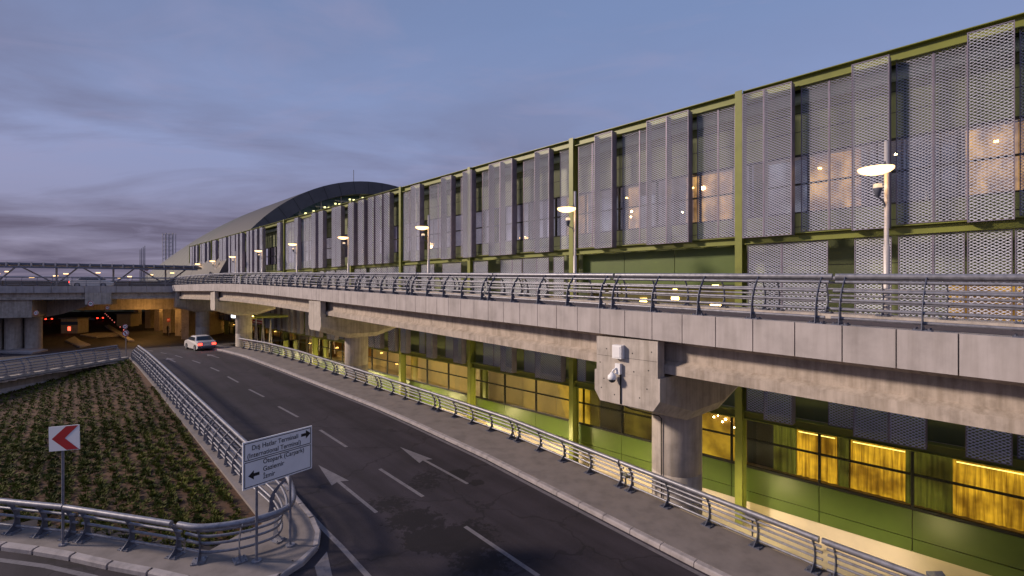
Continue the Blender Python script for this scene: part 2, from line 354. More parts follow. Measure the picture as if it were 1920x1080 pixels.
tag(m.build('retaining_wall', M['beige']), 'beige retaining wall holding up the pavement beside the terminal', 'wall')
m = MB()
t = -8.
while t < 61:
    t1 = t+.98
    m.sweep(lambda t, k, z: DP(t, wl(t)+.22+k, gz(t)+z), [(0, 0), (0, .10), (.04, .13), (.195, .135), (.195, 0)], [t, t1]); t += 1.0
tag(m.build('kerb', M['kerb']), kind='structure')
# ------------------------------------------------------------- road markings (structure)
mk = MB()
def strip(fn, t0, t1, w_, n=None, m=None):
    m = m or mk; n = n or max(1, int(abs(t1-t0)/1.2)); ts = [t0+(t1-t0)*i/n for i in range(n+1)]
    m.sweep(lambda t, k, z: DP(t, fn(t)+k, gz(t)+z), [(-w_/2, .006), (w_/2, .006)], ts, closed=False)
strip(lambda t: wl(t)+.06, -8, 62, .14)
dash = [((1010, 1080), (872, 987)), ((793, 931), (712, 879)), ((650, 838), (600, 806)), ((559, 782), (522, 762)), ((495, 744), (467, 730)), ((447, 717), (427, 706)), ((411, 696), (395, 689))]
for a, b in dash:
    (t0, p0), (t1, p1) = px(*a), px(*b); strip(lambda t: p0+(p1-p0)*(t-t0)/(t1-t0), t0, t1, .13, 3)
t = px(395, 689)[0]+2.5; pp = px(395, 689)[1]
while t < 75:
    strip(lambda q: pp-(q-43)*.12, t, t+2, .13, 2); t += 4.7
LL = [px(*q) for q in ((740, 1130), (690, 1080), (640, 1025), (600, 985), (560, 940), (535, 912))]
for (t0, p0), (t1, p1) in zip(LL, LL[1:]): strip(lambda t: p0+(p1-p0)*(t-t0)/(t1-t0), t0, t1, .14, 2)
strip(lambda t: 5.12-(t-17)*.017, LL[-1][0], 52, .1)
def arrow(tip, tail, sc=1.):
    (t0, p0), (t1, p1) = px(*tip), px(*tail); d = Vector((t1-t0, p1-p0)); ln = d.length; d.normalize(); n = Vector((-d.y, d.x)); a = Vector((t0, p0))
    def q(u, v): r = a+d*u+n*v; return DP(r.x, r.y, gz(r.x)+.0065)
    hl = ln*.43; hw = .36*sc
    mk.add([q(0, 0), q(hl, -hw), q(hl*.93, -.07*sc), q(ln, -.07*sc), q(ln, .07*sc), q(hl*.93, .07*sc), q(hl, hw)], [(0, 1, 2, 5, 6), (2, 3, 4, 5)])
arrow((597, 872), (706, 961), .85); arrow((750, 838), (877, 907), .85); arrow((313, 671), (329, 679)); arrow((388, 664), (411, 671))
mk.poly([P(590, 1062)[:2]+(P(590, 1062)[2]+.0075,), P(613, 1034)[:2]+(P(613, 1034)[2]+.0075,), P(624, 1084)[:2]+(P(624, 1084)[2]+.0075,), P(600, 1100)[:2]+(P(600, 1100)[2]+.0075,)])
EL = [px(*q) for q in ((-80, 1034), (0, 1046), (90, 1058), (180, 1078), (260, 1102))]
for (t0, p0), (t1, p1) in zip(EL, EL[1:]):
    q = [DP(t0, p0-.0, gz(t0)+.006), DP(t1, p1, gz(t1)+.006), DP(t1-.11, p1-.09, gz(t1-.11)+.006), DP(t0-.11, p0-.09, gz(t0-.11)+.006)]; mk.poly(q)
tag(mk.build('road_markings', M['mark']), kind='structure')
# ------------------------------------------------------------- traffic island (kerb, pavement, grass)
isl_out = [px(*q) for q in ((-140, 1012), (0, 1032), (60, 1040), (130, 1052), (200, 1068), (275, 1082), (345, 1098), (440, 1110), (520, 1092), (570, 1060), (598, 1030), (602, 1002), (590, 975), (560, 938), (538, 912))]
pe = isl_out[-1]
for tt in np.arange(pe[0]+1.5, 53, 3.): isl_out.append((float(tt), 4.88-(tt-17)*.018))
isl_out.append((53.2, 4.4)); 
isl_in = [(35.4, -15.0)]
# slab: ring between outer kerb and grass edge
GE = [(12.9+1.1+.55*1.0, 3.55), (51.0, 3.35)]
grass_tri = [Vector((12.6, 4.08)), Vector((52.0, 3.38)), Vector((35.8, -14.2))]
def edge_front(p): a, c = grass_tri[0], grass_tri[2]; return a.x+(c.x-a.x)*(p-a.y)/(c.y-a.y)
m = MB(); mkb = MB()
cent = Vector((27, -1))
def inner(v):                                                        # nearest point on the grass triangle edge
    best = None; v = Vector(v)
    for a, b in ((grass_tri[2], grass_tri[0]), (grass_tri[0], grass_tri[1])):
        d = b-a; k = max(0, min(1, (v-a).dot(d)/d.length_squared)); q = a+d*k
        if best is None or (q-v).length < best[0]: best = ((q-v).length, q)
    return best[1]
S = isl_out
dense = []
for a, b in zip(S, S[1:]):
    n = max(1, int((Vector(b)-Vector(a)).length/.5))
    for i in range(n): dense.append(tuple(Vector(a).lerp(Vector(b), i/n)))
dense.append(S[-1])
for a, b in zip(dense, dense[1:]):
    ia, ib = inner(a), inner(b); ka, kb = Vector(a).lerp(ia, .0), Vector(b)
    def sh(v, i, dd):
        d = (i-Vector(v)); ln = d.length; return Vector(v)+d*(dd/max(ln, .01))
    a1, b1 = sh(a, ia, .17), sh(b, ib, .17)
    m.add([DP(a1.x, a1.y, gz(a1.x)+.125), DP(b1.x, b1.y, gz(b1.x)+.125), DP(ib.x, ib.y, gz(ib.x)+.125), DP(ia.x, ia.y, gz(ia.x)+.125)], [(0, 1, 2, 3)])
    m.add([DP(ib.x, ib.y, gz(ib.x)+.125), DP(ia.x, ia.y, gz(ia.x)+.125), DP(ia.x, ia.y, gz(ia.x)-2.6), DP(ib.x, ib.y, gz(ib.x)-2.6)], [(0, 1, 2, 3)])
m.poly([DP(a_, b_, gz(a_)+.122) for a_, b_ in ((12.75, 4.35), (12.65, 3.85), (14.35, 2.3), (14.55, 2.65), (14.95, 3.5), (15.2, 4.45))])
tag(m.build('island_pavement', M['pave']), kind='structure')
acc = 0; run = [dense[0]]
def kerbstone(run):
    vs = []; 
    for v in run:
        i = inner(v); d = (i-Vector(v)).normalized()
        for o_, h in ((0, 0), (.0, .10), (.035, .135), (.165, .14), (.165, 0)):
            q = Vector(v)+d*o_; vs.append(DP(q.x, q.y, gz(q.x)+h))
    n = len(run); fs = [(i*5+j, i*5+(j+1) % 5, (i+1)*5+(j+1) % 5, (i+1)*5+j) for i in range(n-1) for j in range(5)]+[(0, 1, 2, 3, 4), tuple((n-1)*5+j for j in (4, 3, 2, 1, 0))]
    mkb.add(vs, fs)
for a, b in zip(dense, dense[1:]):
    run.append(b); acc += (Vector(b)-Vector(a)).length
    if acc > .85:
        r2 = [tuple(Vector(run[0]).lerp(Vector(run[1]), .06))]+run[1:-1]+[tuple(Vector(run[-1]).lerp(Vector(run[-2]), .06))]
        kerbstone(r2); run = [b]; acc = 0
tag(mkb.build('island_kerb', M['kerb']), kind='structure')
def gdrop(t, p):
    a, b, c = grass_tri; v = Vector((t, p)); den = (b.y-c.y)*(a.x-c.x)+(c.x-b.x)*(a.y-c.y)
    w1 = ((b.y-c.y)*(v.x-c.x)+(c.x-b.x)*(v.y-c.y))/den; w2 = ((c.y-a.y)*(v.x-c.x)+(a.x-c.x)*(v.y-c.y))/den; w3 = 1-w1-w2
    return w1, w2, w3
def soilz(t, p): w1, w2, w3 = gdrop(t, p); return gz(t)+.04-2.5*max(0, w3)*max(0, min(1, w2*1.6+.25))
sm_ = MB(); NS = 40
for i in range(NS+1):
    for j in range(NS+1-i):
        q = grass_tri[0]*(1-i/NS-j/NS)+grass_tri[1]*(i/NS)+grass_tri[2]*(j/NS)
        sm_.v.append(DP(q.x, q.y, soilz(q.x, q.y)))
ix = {}; c_ = 0
for i in range(NS+1):
    for j in range(NS+1-i): ix[(i, j)] = c_; c_ += 1
for i in range(NS):
    for j in range(NS-i):
        sm_.f.append((ix[(i, j)], ix[(i+1, j)], ix[(i, j+1)])); sm_.sm.append(True)
        if i+j < NS-1: sm_.f.append((ix[(i+1, j)], ix[(i+1, j+1)], ix[(i, j+1)])); sm_.sm.append(True)
tag(sm_.build('soil_bed', M['dirt']), kind='structure')
gv = []; gf = []; rng = np.random.RandomState(3)
p = 3.98
while p > -13:
    t = 13.
    pr = p+rng.normal(0, .03)
    while t < 51:
        w1, w2, w3 = gdrop(t, pr)
        X, Y, _ = DP(t, pr, 0)
        if min(w1, w2, w3) > .004 and X/Y > -1.15 and not (pr > 2.3 and t < 14.5+(pr-2.5)*.38):
            dens = .5+.5*math.sin(t*.31+p*.9)*math.sin(p*1.7-t*.13)
            if rng.rand() < .74+.26*dens:
                far = Y > 24; nl = 16 if far else 44
                r0 = rng.uniform(.08, .23)*(1.1 if far else 1); cz = soilz(t, pr); c = Vector(DP(t+rng.normal(0, .07), pr+rng.normal(0, .07), cz))
                for k in range(nl):
                    an = rng.uniform(0, 6.283); rr = r0*math.sqrt(rng.rand()); h = rng.uniform(.02, .15)
                    b0 = c+Vector((rr*math.cos(an)*.6, rr*math.sin(an)*.6, h*.35)); tp = c+Vector((rr*math.cos(an)*1.25, rr*math.sin(an)*1.25, h))
                    sd_ = Vector((-math.sin(an), math.cos(an), rng.uniform(-.6, .6)))*rng.uniform(.012, .026)*(1.6 if far else 1)
                    i0 = len(gv); gv += [tuple(b0), tuple((b0+tp)/2+sd_), tuple(tp), tuple((b0+tp)/2-sd_)]; gf.append((i0, i0+1, i0+2, i0+3))
        t += .14 if Y < 24 else .2
    p -= .42
gm = MB(); gm.v = gv; gm.f = gf; gm.sm = [False]*len(gf)
tag(gm.build('ground_cover_plants', M['leaf']), 'rows of low dark green ground cover on brown soil in the traffic island', 'plants', kind='stuff')
# back wall of the island (parapet with rail on top)
A = grass_tri[1]; C3 = grass_tri[2]
bw = MB(); bd = (C3-A).normalized(); bn_ = Vector((-bd.y, bd.x))
if bn_.x < 0: bn_ = -bn_
def BW(u, v, z):
    q = A+bd*u+bn_*v; return DP(q.x, q.y, (-6.02-.0*u if u < 2 else -6.02-.0*(u-2))+z)
u = 0.
while u < 22: bw.hexa(BW, u, u+1.68, 0, .3, -.62, .10); u += 1.7
wall_o = thing('parapet_wall', 'concrete block parapet wall with pale painted foot behind the planted island', 'wall')
bw.build('coping_block', M['concrete'], wall_o)
b2 = MB(); b2.hexa(BW, 0, 22, .04, .26, -4., -.62); b2.build('painted_foot', M['white'], wall_o)
# ------------------------------------------------------------- railings
tmpl = {}
def blade(H, mir=1):
    m = MB(); pts = []; n = 12
    for i in range(n+1):
        h = H*i/n; k = h/H; c = -.60*k+.92*k*k; wd = .045+.035*(1-k)+(.12*max(0, 1-k*4.2)**1.4)
        pts.append((c-wd, c+wd, h))
    f = [(-.007, lo, h) for lo, hi, h in pts]+[(-.007, hi, h) for lo, hi, h in reversed(pts)]
    m.prism([(x, y*mir, z+.02) for x, y, z in f], (.014, 0, 0)); return m
def plate():
    m = MB(); m.box(-.15, .15, -.17, .17, 0, .022)
    for sx in (-.11, .11):
        for sy in (-.12, .12): m.lathe((sx, sy, .022), [(0, .03), (.018, .03), (.018, 0)], 6, False)
    return m
pm = {}
def rail_template(Ln, npost, nbar, H, mats=('steel', 'steeldk')):
    key = (round(Ln, 2), npost, nbar, H, mats)
    if key in tmpl: return tmpl[key]
    root = thing('guard_railing', 'x', 'railing'); ch = []
    yb = lambda k: -.60*k+.92*k*k
    m = MB(); m.tube([(-Ln/2, yb(1), H), (Ln/2, yb(1), H)], .07, 10); ch.append(m.build('handrail', M[mats[0]], root))
    for i in range(nbar):
        k = .14+(.86-.14+.02)*i/(nbar-1) if nbar > 1 else .5
        m = MB(); m.tube([(-Ln/2+.03, yb(k), H*k), (Ln/2-.03, yb(k), H*k)], .035, 8); ch.append(m.build('rail_bar', M[mats[0]], root))
    if ('b', H, mats[1]) not in pm:
        o = blade(H).build('post', M[mats[1]], root, True); pm[('b', H, mats[1])] = o.data; q = plate().build('base_plate', M[mats[1]], o); pm['p'] = q.data; first = [o, q]
    else: first = None
    for i in range(npost):
        x = -Ln/2+.2+(Ln-.4)*i/(npost-1)
        if first and i == 0: o, q = first
        else:
            o = bpy.data.objects.new('post', pm[('b', H, mats[1])]); col.objects.link(o); o.parent = root
            q = bpy.data.objects.new('base_plate', pm['p']); col.objects.link(q); q.parent = o
        o.location = (x, 0, 0); ch.append(o); kids[o.name] = [q]
    kids[root.name] = ch; tmpl[key] = [root, False]; return tmpl[key]
def rail(a, b, inward, label, group, npost=5, nbar=5, H=1.08, gap=.07, mats=('steel', 'steeldk')):
    a = Vector(a); b = Vector(b); d = b-a; Ln = d.length-gap
    Ln = round(Ln/.05)*.05
    T = rail_template(Ln, npost, nbar, H, mats)
    yaw = math.atan2(d.y, d.x); pitch = -math.atan2(d.z, math.hypot(d.x, d.y)); nrm = Vector((-math.sin(yaw), math.cos(yaw)))
    if nrm.dot(Vector(inward)) < 0: yaw += math.pi; pitch = -pitch
    if not T[1]:
        r = T[0]; T[1] = True; r.location = (a+b)/2; r.rotation_euler = (0, pitch, yaw); tag(r, label, None, group)
    else: dup(T[0], (a+b)/2, (0, pitch, yaw), label, group)
Nn = DP(0, 1, 0)[:2]
# near edge of the elevated ramp
ts = [-9.0+6.05*i for i in range(15)]; ts = [t+.0 for t in ts]
ts = [3.2-6.05*2, 3.2-6.05, 3.2]+[3.2+6.08*i for i in range(1, 13)]
c_ = 0
for a, b in zip(ts, ts[1:]):
    if b < -1: continue
    b = min(b, 76.)
    rail(DP(a, near(a)+.22, zd(a)), DP(b, near(b)+.22, zd(b)), Nn, 'steel railing on the near edge of the elevated ramp, %s section from the right' % ORD[c_], 'railing sections on the near edge of the ramp'); c_ += 1
c_ = 0
ts = [-6+6.05*i for i in range(14)]
for a, b in zip(ts, ts[1:]):
    if b < -.5: continue
    rail(DP(a, 17.4, zd(a)), DP(b, 17.4, zd(b)), (-Nn[0], -Nn[1]), 'railing by the lamps on the far edge of the ramp, %s section from the right' % ORD[c_], 'railing sections on the far edge of the ramp'); c_ += 1
c_ = 0
ts = [3.6-6.05*2, 3.6-6.05, 3.6]+[3.6+6.05*i for i in range(1, 9)]
for a, b in zip(ts, ts[1:]):
    if b < 1: continue
    rail(DP(a, rb(a), gz(a)+.14), DP(b, rb(b), gz(b)+.14), (-Nn[0], -Nn[1]), 'railing along the right pavement of the lower road, %s section from the right' % ORD[c_], 'railing sections beside the lower road pavement', H=1.0); c_ += 1
# island right run
c_ = 0
ts = [18.2+5.5*i for i in range(7)]
def ir(t): return 4.36-(t-17)*.021
for a, b in zip(ts, ts[1:]):
    rail(DP(a, ir(a), gz(a)+.13), DP(b, ir(b), gz(b)+.13), Nn, 'railing on the road side of the planted island, %s section behind the direction sign' % ORD[c_], 'railing sections on the road side of the island', npost=6, nbar=5, H=1.0, gap=.06, mats=('steel', 'steel')); c_ += 1
# island back run on the parapet wall
c_ = 0
for a, b in zip([.6+3.6*i for i in range(6)], [.6+3.6*i for i in range(1, 6)]):
    rail(BW(a, .15, .10), BW(b, .15, .10), (-DP(bn_.x, bn_.y, 0)[0]*0-.3, 1), 'railing on the parapet wall behind the planted island, %s section from its corner' % ORD[c_], 'railing sections on the island parapet wall', npost=4, nbar=5, H=1.0, gap=.06, mats=('steel', 'steel')); c_ += 1
# island front run
fr = [px(*q, .125) for q in ((-170, 985), (-40, 990), (143, 1010), (343, 1044))]
labs = ['railing at the front of the island, section left of the chevron sign', 'railing at the front of the island, section starting behind the chevron sign pole', 'railing at the front of the island, middle section right of the chevron sign']
rail(DP(*fr[0], gz(fr[0][0])+.125), DP(*fr[1], gz(fr[1][0])+.125), (0, -1), labs[0], 'railing sections at the front of the island', npost=3, nbar=4, H=1.0)
rail(DP(*fr[1], gz(fr[1][0])+.125), DP(*fr[2], gz(fr[2][0])+.125), (0, -1), labs[1], 'railing sections at the front of the island', npost=4, nbar=4, H=1.0)
rail(DP(*fr[2], gz(fr[2][0])+.125), DP(*fr[3], gz(fr[3][0])+.125), (0, -1), labs[2], 'railing sections at the front of the island', npost=3, nbar=4, H=1.0)
# corner railing with bent pipes
def corner():
    r = thing('corner_railing', 'bent pipe railing wrapping the nose of the planted island below the direction sign', 'railing')
    base = [px(*q, .125) for q in ((347, 1045), (380, 1053), (450, 1044), (508, 1026), (530, 1012), (534, 994), (527, 972), (512, 948))]
    end = (18.1, ir(18.1)); pts = [Vector(b) for b in base]+[Vector(end)]
    def smooth(P_, it=2):
        for _ in range(it):
            q = [P_[0]]
            for a, b in zip(P_, P_[1:]): q += [a.lerp(b, .25), a.lerp(b, .75)]
            q.append(P_[-1]); P_ = q
        return P_
    cen = Vector((16.3, 3.2)); H = 1.0
    def path(k, r_in):
        out = []
        for v in smooth(pts):
            d = (v-cen).normalized(); off = -.60*k+.92*k*k
            q = v+d*(off+r_in); out.append(DP(q.x, q.y, gz(q.x)+.125+H*k))
        return out
    MB().tube(path(1, 0), .075, 10).build('handrail', M['steel'], r)
    for i in range(4):
        k = .17+.21*i; MB().tube(path(k, -.01), .036, 8).build('rail_bar', M['steel'], r)
    for (x, y) in ((373, 1052), (450, 1050), (521, 1012), (516, 962)):
        q = px(x, y, .125); v = Vector(q); d = (v-cen).normalized(); p3 = Vector(DP(v.x, v.y, gz(v.x)+.125)); dd = Vector(DP(d.x, d.y, 0)); yaw = math.atan2(dd.y, dd.x)-math.pi/2
        o = bpy.data.objects.new('post', pm[('b', 1.0, 'steeldk')]); col.objects.link(o); o.parent = r; o.location = p3; o.rotation_euler = (0, 0, yaw)
        q2 = bpy.data.objects.new('base_plate', pm['p']); col.objects.link(q2); q2.parent = o
corner()
# ------------------------------------------------------------- elevated ramp
ramp_o = thing('elevated_ramp', 'elevated concrete ramp with panelled edge running past the green terminal front', 'ramp')
def DK(t, p, z): return DP(t, p, zd(t)+z)
def DKN(t, p, z): return DP(t, p+shift(t), zd(t)+z)
TT = [float(x) for x in np.arange(-10, 77, 2)]
m = MB(); t = 1.03-.935*12
while t < 76: m.sweep(DKN, [(12.4, 0), (12.4, -.79), (12.56, -.79), (12.56, 0)], [t+.012, t+.923]); t += .935
m.build('edge_panel', M['fascia'], ramp_o)
m = MB(); m.sweep(DKN, [(12.47, -.012), (12.47, -.7), (13.0, -.7), (13.0, -.012)], TT); m.build('edge_beam', M['concrete'], ramp_o)
def DKW(t, k, z): a = 13.0+shift(t); return DP(t, a+(17.05-a)*k, zd(t)+z)
m = MB(); m.sweep(DKW, [(0, -.15), (0, -.68), (1, -.68), (1, -.15)], TT+[80, 100, 130, 160]); m.build('roadway', mat('ramp_asphalt', (.075, .058, .065), .85, var=.1), ramp_o)
m = MB(); m.sweep(DK, [(17.05, -.01), (17.05, -.6), (18.5, -.6), (18.5, -.01)], TT+[80, 100, 130, 160]); m.build('walkway', M['concrete'], ramp_o)
m = MB(); m.sweep(DKW, [(.10, -.145), (.135, -.145)], TT, closed=False); m.sweep(DKW, [(.93, -.145), (.96, -.145)], TT, closed=False); m.build('edge_line', M['mark'], ramp_o)
piers = [8.5, 34.2, 61.0, 76.5]
gp = [(-.30, -.70), (.30, -.70), (.30, -.82), (.09, -.95), (.09, -1.42), (.34, -1.55), (.34, -1.80), (-.34, -1.80), (-.34, -1.55), (-.09, -1.42), (-.09, -.95), (-.30, -.82)]
gspans = [(-10, 8.2), (8.8, 33.9), (34.5, 60.7), (61.3, 76.2)]
for a, b in gspans:
    for gi, p0 in enumerate((13.15, 14.75, 16.3, 17.9)):
        tss = [a+(b-a)*i/8 for i in range(9)]
        f = (lambda t, q, z: DP(t, q+p0+shift(t)*(1, .7, .35, 0)[gi], zd(t)+z))
        MB().sweep(f, gp, tss).build('girder', M['oldconcrete'] if gi else M['oldconcrete'], ramp_o)
def pier(tc_, wall=False):
    sh_ = shift(tc_); za = zd(tc_)
    def PF(p, t, z): return DP(tc_+t, p+sh_*.9, za+z)
    hw = 1.17; c = .3
    # hammerhead lower body
    prof = [(12.42, -1.93, -2.9), (14.4, -1.93, -3.52), (16.6, -1.93, -3.52), (18.6, -1.93, -2.9)]
    m = MB(); vs = []
    for p_, zt, zb in prof:
        for tt, z in ((-hw, zt), (-hw, zb+.32), (-hw+.22, zb), (hw-.22, zb), (hw, zb+.32), (hw, zt)): vs.append(PF(p_, tt, z))
    fs = [(i*6+j, i*6+(j+1) % 6, (i+1)*6+(j+1) % 6, (i+1)*6+j) for i in range(3) for j in range(6)]+[(0, 1, 2, 3, 4, 5), tuple(18+j for j in (5, 4, 3, 2, 1, 0))]
    m.add(vs, fs); pc = m.build('pier_cap', M['concrete'], ramp_o, True)
    m = MB(); m.hexa(PF, 12.42, 12.78, -hw+.07, hw-.08, -1.927, -.86)
    m.hexa(PF, 12.78, 18.3, -.28, .28, -1.927, -1.15); m.build('bearing_block', M['concrete'], ramp_o)
    zb = gz(tc_)-4.5-za
    c = PF(15.5, 0, 0); m = MB(); m.lathe((c[0], c[1], za), [(.83, -3.5), (.83, -5.6), (.82, -5.61), (.83, -5.62), (.83, zb)], 40); m.build('column', M['concrete'], ramp_o)
for t_ in piers: pier(t_)
# camera, box, cable on the first pier
def PE(t, p, z): return DP(t, p, z)
zc = zd(8.5)
cc = thing('security_camera', 'white dome security camera on a bracket on the nearest pier end', 'camera', DP(8.83, 12.42, -2.80))
m = MB(); q = DP(8.83, 12.2, -2.78)
m.lathe(q, [(0, .16), (.05, .155), (.085, .10), (.13, .06), (.14, -.03), (.125, -.055)], 16)
def rel(o, ob): ob.location = [-c for c in o.location]; return ob
rel(cc, m.build('housing', M['signwhite'], cc)); m = MB(); m.lathe(q, [(.118, -.055), (.10, -.11), (.055, -.15), (0, -.165)], 14); rel(cc, m.build('dome', M['carglass'], cc))
m = MB(); a0 = DP(8.75, 12.4, -2.52); m.tube([a0, DP(8.75, 12.28, -2.50), DP(8.80, 12.2, -2.56), (q[0], q[1], q[2]+.15)], .03, 8); m.hexa(DP, 8.62, 8.80, 12.30, 12.418, -2.68, -2.35); rel(cc, m.build('bracket', M['signwhite'], cc))
bx = MB(); bx.hexa(DP, 8.53, 8.86, 12.24, 12.418, -2.19, -1.78); bx.hexa(DP, 8.57, 8.82, 12.225, 12.241, -2.15, -1.82)
ob = bx.build('junction_box', M['signwhite']); tag(ob, 'white junction box fixed above the dome camera on the nearest pier', 'box')
th = MB()
for i_, (t_, z_) in enumerate([(7.6, -1.9), (8.25, -2.0), (9.2, -1.95), (9.45, -2.4), (7.7, -2.45), (8.2, -2.55), (9.3, -2.9), (7.75, -3.0), (8.9, -3.35), (8.0, -3.3), (9.4, -3.2)]):
    th.add([DP(t_+.022*math.cos(k*math.pi/4), 12.416, z_+.022*math.sin(k*math.pi/4)) for k in range(8)], [tuple(range(8))])
th.hexa(DP, 7.42, 9.56, 12.4165, 12.419, -2.17, -2.162)
th.build('form_marks', M['black'], ramp_o)
cb = MB(); cb.tube([DP(8.66, 12.395, -2.68), DP(8.66, 12.395, -3.58), DP(8.6, 12.9, -3.83), DP(8.5, 14.3, -4.27), DP(8.58, 14.62, -4.42), DP(8.58, 14.64, -9)], .022, 6)
tag(cb.build('black_cable', M['black']), 'black cable running from the dome camera down the nearest pier column', 'cable')
# ------------------------------------------------------------- terminal building
term = thing('terminal_building', 'long olive green steel framed terminal with expanded metal screens and lit lower windows', 'building')
S0 = 8.17-9.35; BAY = 9.35; NB = 13
SC = [S0+BAY*k for k in range(NB+1)]                              # column positions
MIDZ = (1.86, 2.20); TOPZ = (8.12, 8.56); LOWZ = (-5.78, -5.42)
SCREENLESS = 7
def ibeam_v(m, s, d0=21.78, d1=22.32, z0=-11, z1=8.60):
    m.hexa(FP, s-.15, s+.15, d0, d0+.03, z0, z1); m.hexa(FP, s-.15, s+.15, d1-.03, d1, z0, z1); m.hexa(FP, s-.012, s+.012, d0+.03, d1-.03, z0, z1)
def ibeam_h(m, s0, s1, z0, z1, d0=21.86, d1=22.26):
    m.hexa(FP, s0, s1, d0, d1, z1-.03, z1); m.hexa(FP, s0, s1, d0, d1, z0, z0+.03); m.hexa(FP, s0, s1, (d0+d1)/2-.015, (d0+d1)/2+.015, z0+.03, z1-.03)
    m.hexa(FP, s1-.03, s1, d0, d1, z0+.03, z1-.03)
# corner facing: column flanges are seen side on as well, so each column also carries a plate towards the viewer
for k in range(-1, NB+1):
    s = S0+BAY*k; m = MB(); ibeam_v(m, s)
    m.build('column', M['green'], term)
    if k < NB:
        for (z0, z1) in (MIDZ, TOPZ, LOWZ):
            m = MB(); ibeam_h(m, s+.16, s+BAY-.16, z0, z1); m.build('beam', M['green'], term)
DWALL = 23.1
SE = SC[-1]; SB = S0-BAY
WZ0, WZ1 = 3.14, 5.66; LZ0, LZ1 = -8.05, -5.80; DL = 22.65
m = MB()
m.hexa(FP, SB, SE, DWALL, DWALL+.3, WZ1, 8.5); m.hexa(FP, SB, SE, DWALL, DWALL+.3, -1.6, WZ0)
m.hexa(FP, SB, SE, DWALL+.003, DWALL+.3, LZ1+.02, -1.602)
m.hexa(FP, SE-.3, SE, DWALL+.302, 44, -11, 8.49); m.hexa(FP, SB, SE-.302, DWALL+.31, 44, 8.2, 8.4); 
m.hexa(FP, SB, SE, 43.7, 44, -11, 8.2); 
m.build('wall', M['wall'], term)
m = MB(); m.hexa(FP, SB, SE, 22.35, 23.09, 8.44, 8.54); m.build('roof_edge', M['green'], term)
m = MB()                                                             # thin dark joints on the wall
for k in range(-1, NB):
    for i in range(3):
        s = S0+BAY*k+.7+i*3.1; m.hexa(FP, s, s+.03, DWALL-.006, DWALL+.01, -1.6, WZ0-.02); m.hexa(FP, s, s+.03, DWALL-.006, DWALL+.01, WZ1+.02, 8.1)
for z in (7.4, 6.6, 2.55, .9): m.hexa(FP, SB, SE, DWALL-.005, DWALL+.01, z, z+.03)
m.build('wall_joints', M['joint'], term)
m = MB(); m.tube([FP(SB, 22.85, 7.95), FP(SE, 22.85, 7.95)], .24, 12); m.build('duct', M['duct'], term)
# floors and partitions
m = MB(); m.hexa(FP, SB, SE-.31, DWALL+.32, 43.6, 2.8, 3.0); m.hexa(FP, SB, SE-.31, DWALL+.32, 43.6, 6.0, 6.2); m.hexa(FP, SB, SE-.31, DL+.1, 43.6, -8.35, -8.15); m.hexa(FP, SB, SE-.31, DWALL+.32, 43.6, -5.7, -5.5)
m.hexa(FP, SB, SE-.31, DL+.05, DWALL, -5.74, -5.60)
m.build('floor_slab', M['concrete'], term)
# upper windows
rg = random.Random(5)
warmS = [(-1.2, 1.0), (4.1, 5.9), (9.2, 11.5), (14.2, 14.9), (17.8, 19.4), (22.7, 23.9), (27.3, 28.6), (32.2, 35.6), (38.5, 39.4), (42, 43), (67, 68.5)]
PW = BAY/4
lit_cells = 0
for k in range(-1, NB):
    fr_ = MB(); s0 = S0+BAY*k
    fr_.hexa(FP, s0, s0+BAY, DWALL+.02, DWALL+.16, WZ0-.0+.003, WZ0+.07); fr_.hexa(FP, s0, s0+BAY, DWALL+.02, DWALL+.16, WZ1-.07, WZ1-.003); fr_.hexa(FP, s0+.04, s0+BAY, DWALL+.03, DWALL+.12, 4.36, 4.43)
    for i in range(5):
        s = s0+BAY*i/4; fr_.hexa(FP, s-.035, s+.035, DWALL+.025, DWALL+.15, WZ0+.071, WZ1-.071)
    fo = fr_.build('window', M['joint'], term)
    g_ = MB(); g_.poly([FP(s0, DWALL+.10, WZ0), FP(s0+BAY, DWALL+.10, WZ0), FP(s0+BAY, DWALL+.10, WZ1), FP(s0, DWALL+.10, WZ1)]); g_.build('pane', M['glassup'], fo)
for (a, b) in warmS:
    m = MB(); m.hexa(FP, a, b, DWALL+.6, DWALL+.7, 3.2, 5.6); m.build('lit_blind', M['warmroom'], term)
    m = MB(); c_s = a+(b-a)*rg.random(); m.hexa(FP, c_s, c_s+.12, DWALL+.4, DWALL+.5, 5.0, 5.06); m.build('ceiling_lamp', M['striplight'], term)
for k in range(-1, 8):
    for i in range(4):
        s = S0+BAY*k+PW*i+.1
        if rg.random() < .62 and not any(a-.3 < s+PW*.4 < b+.3 for a, b in warmS):
            m = MB(); m.hexa(FP, s+rg.random()*.5, s+PW-.5, DWALL+.8, DWALL+.85, 3.15, 5.6-rg.random()*.6); m.build('sky_glow_panel', M['skyglow'], term)  # glowing panels behind the glass imitate sky reflections in the upper windows
# upper partitions back wall dark
m = MB(); m.hexa(FP, SB, SE-.31, 29, 29.1, 3.0, 6.0); m.build('room_wall', M['darkroom'], term)
m = MB()
for (s, d, z, r_) in ((10.55, 23.6, 4.95, .10), (10.0, 24, 4.1, .07), (14.7, 23.7, 4.25, .06), (14.75, 23.7, 3.95, .05), (12.1, 24.5, 4.0, .05), (3.0, 23.9, 5.2, .05), (5.3, 23.9, 4.7, .07), (0.4, 24, 4.8, .08), (20.9, 24, 4.6, .05), (28.7, 23.9, 5.5, .05), (8.9, 22.85, -6.25, .035), (9.15, 22.85, -6.2, .05), (9.3, 22.85, -6.35, .04), (9.5, 22.85, -6.1, .03), (9.7, 22.85, -6.2, .04), (8.75, 22.85, -6.5, .03)):
    q = FP(s, d, z); m.lathe(q, [(0, -r_), (r_*.8, -r_*.6), (r_, 0), (r_*.8, r_*.6), (0, r_)], 8)
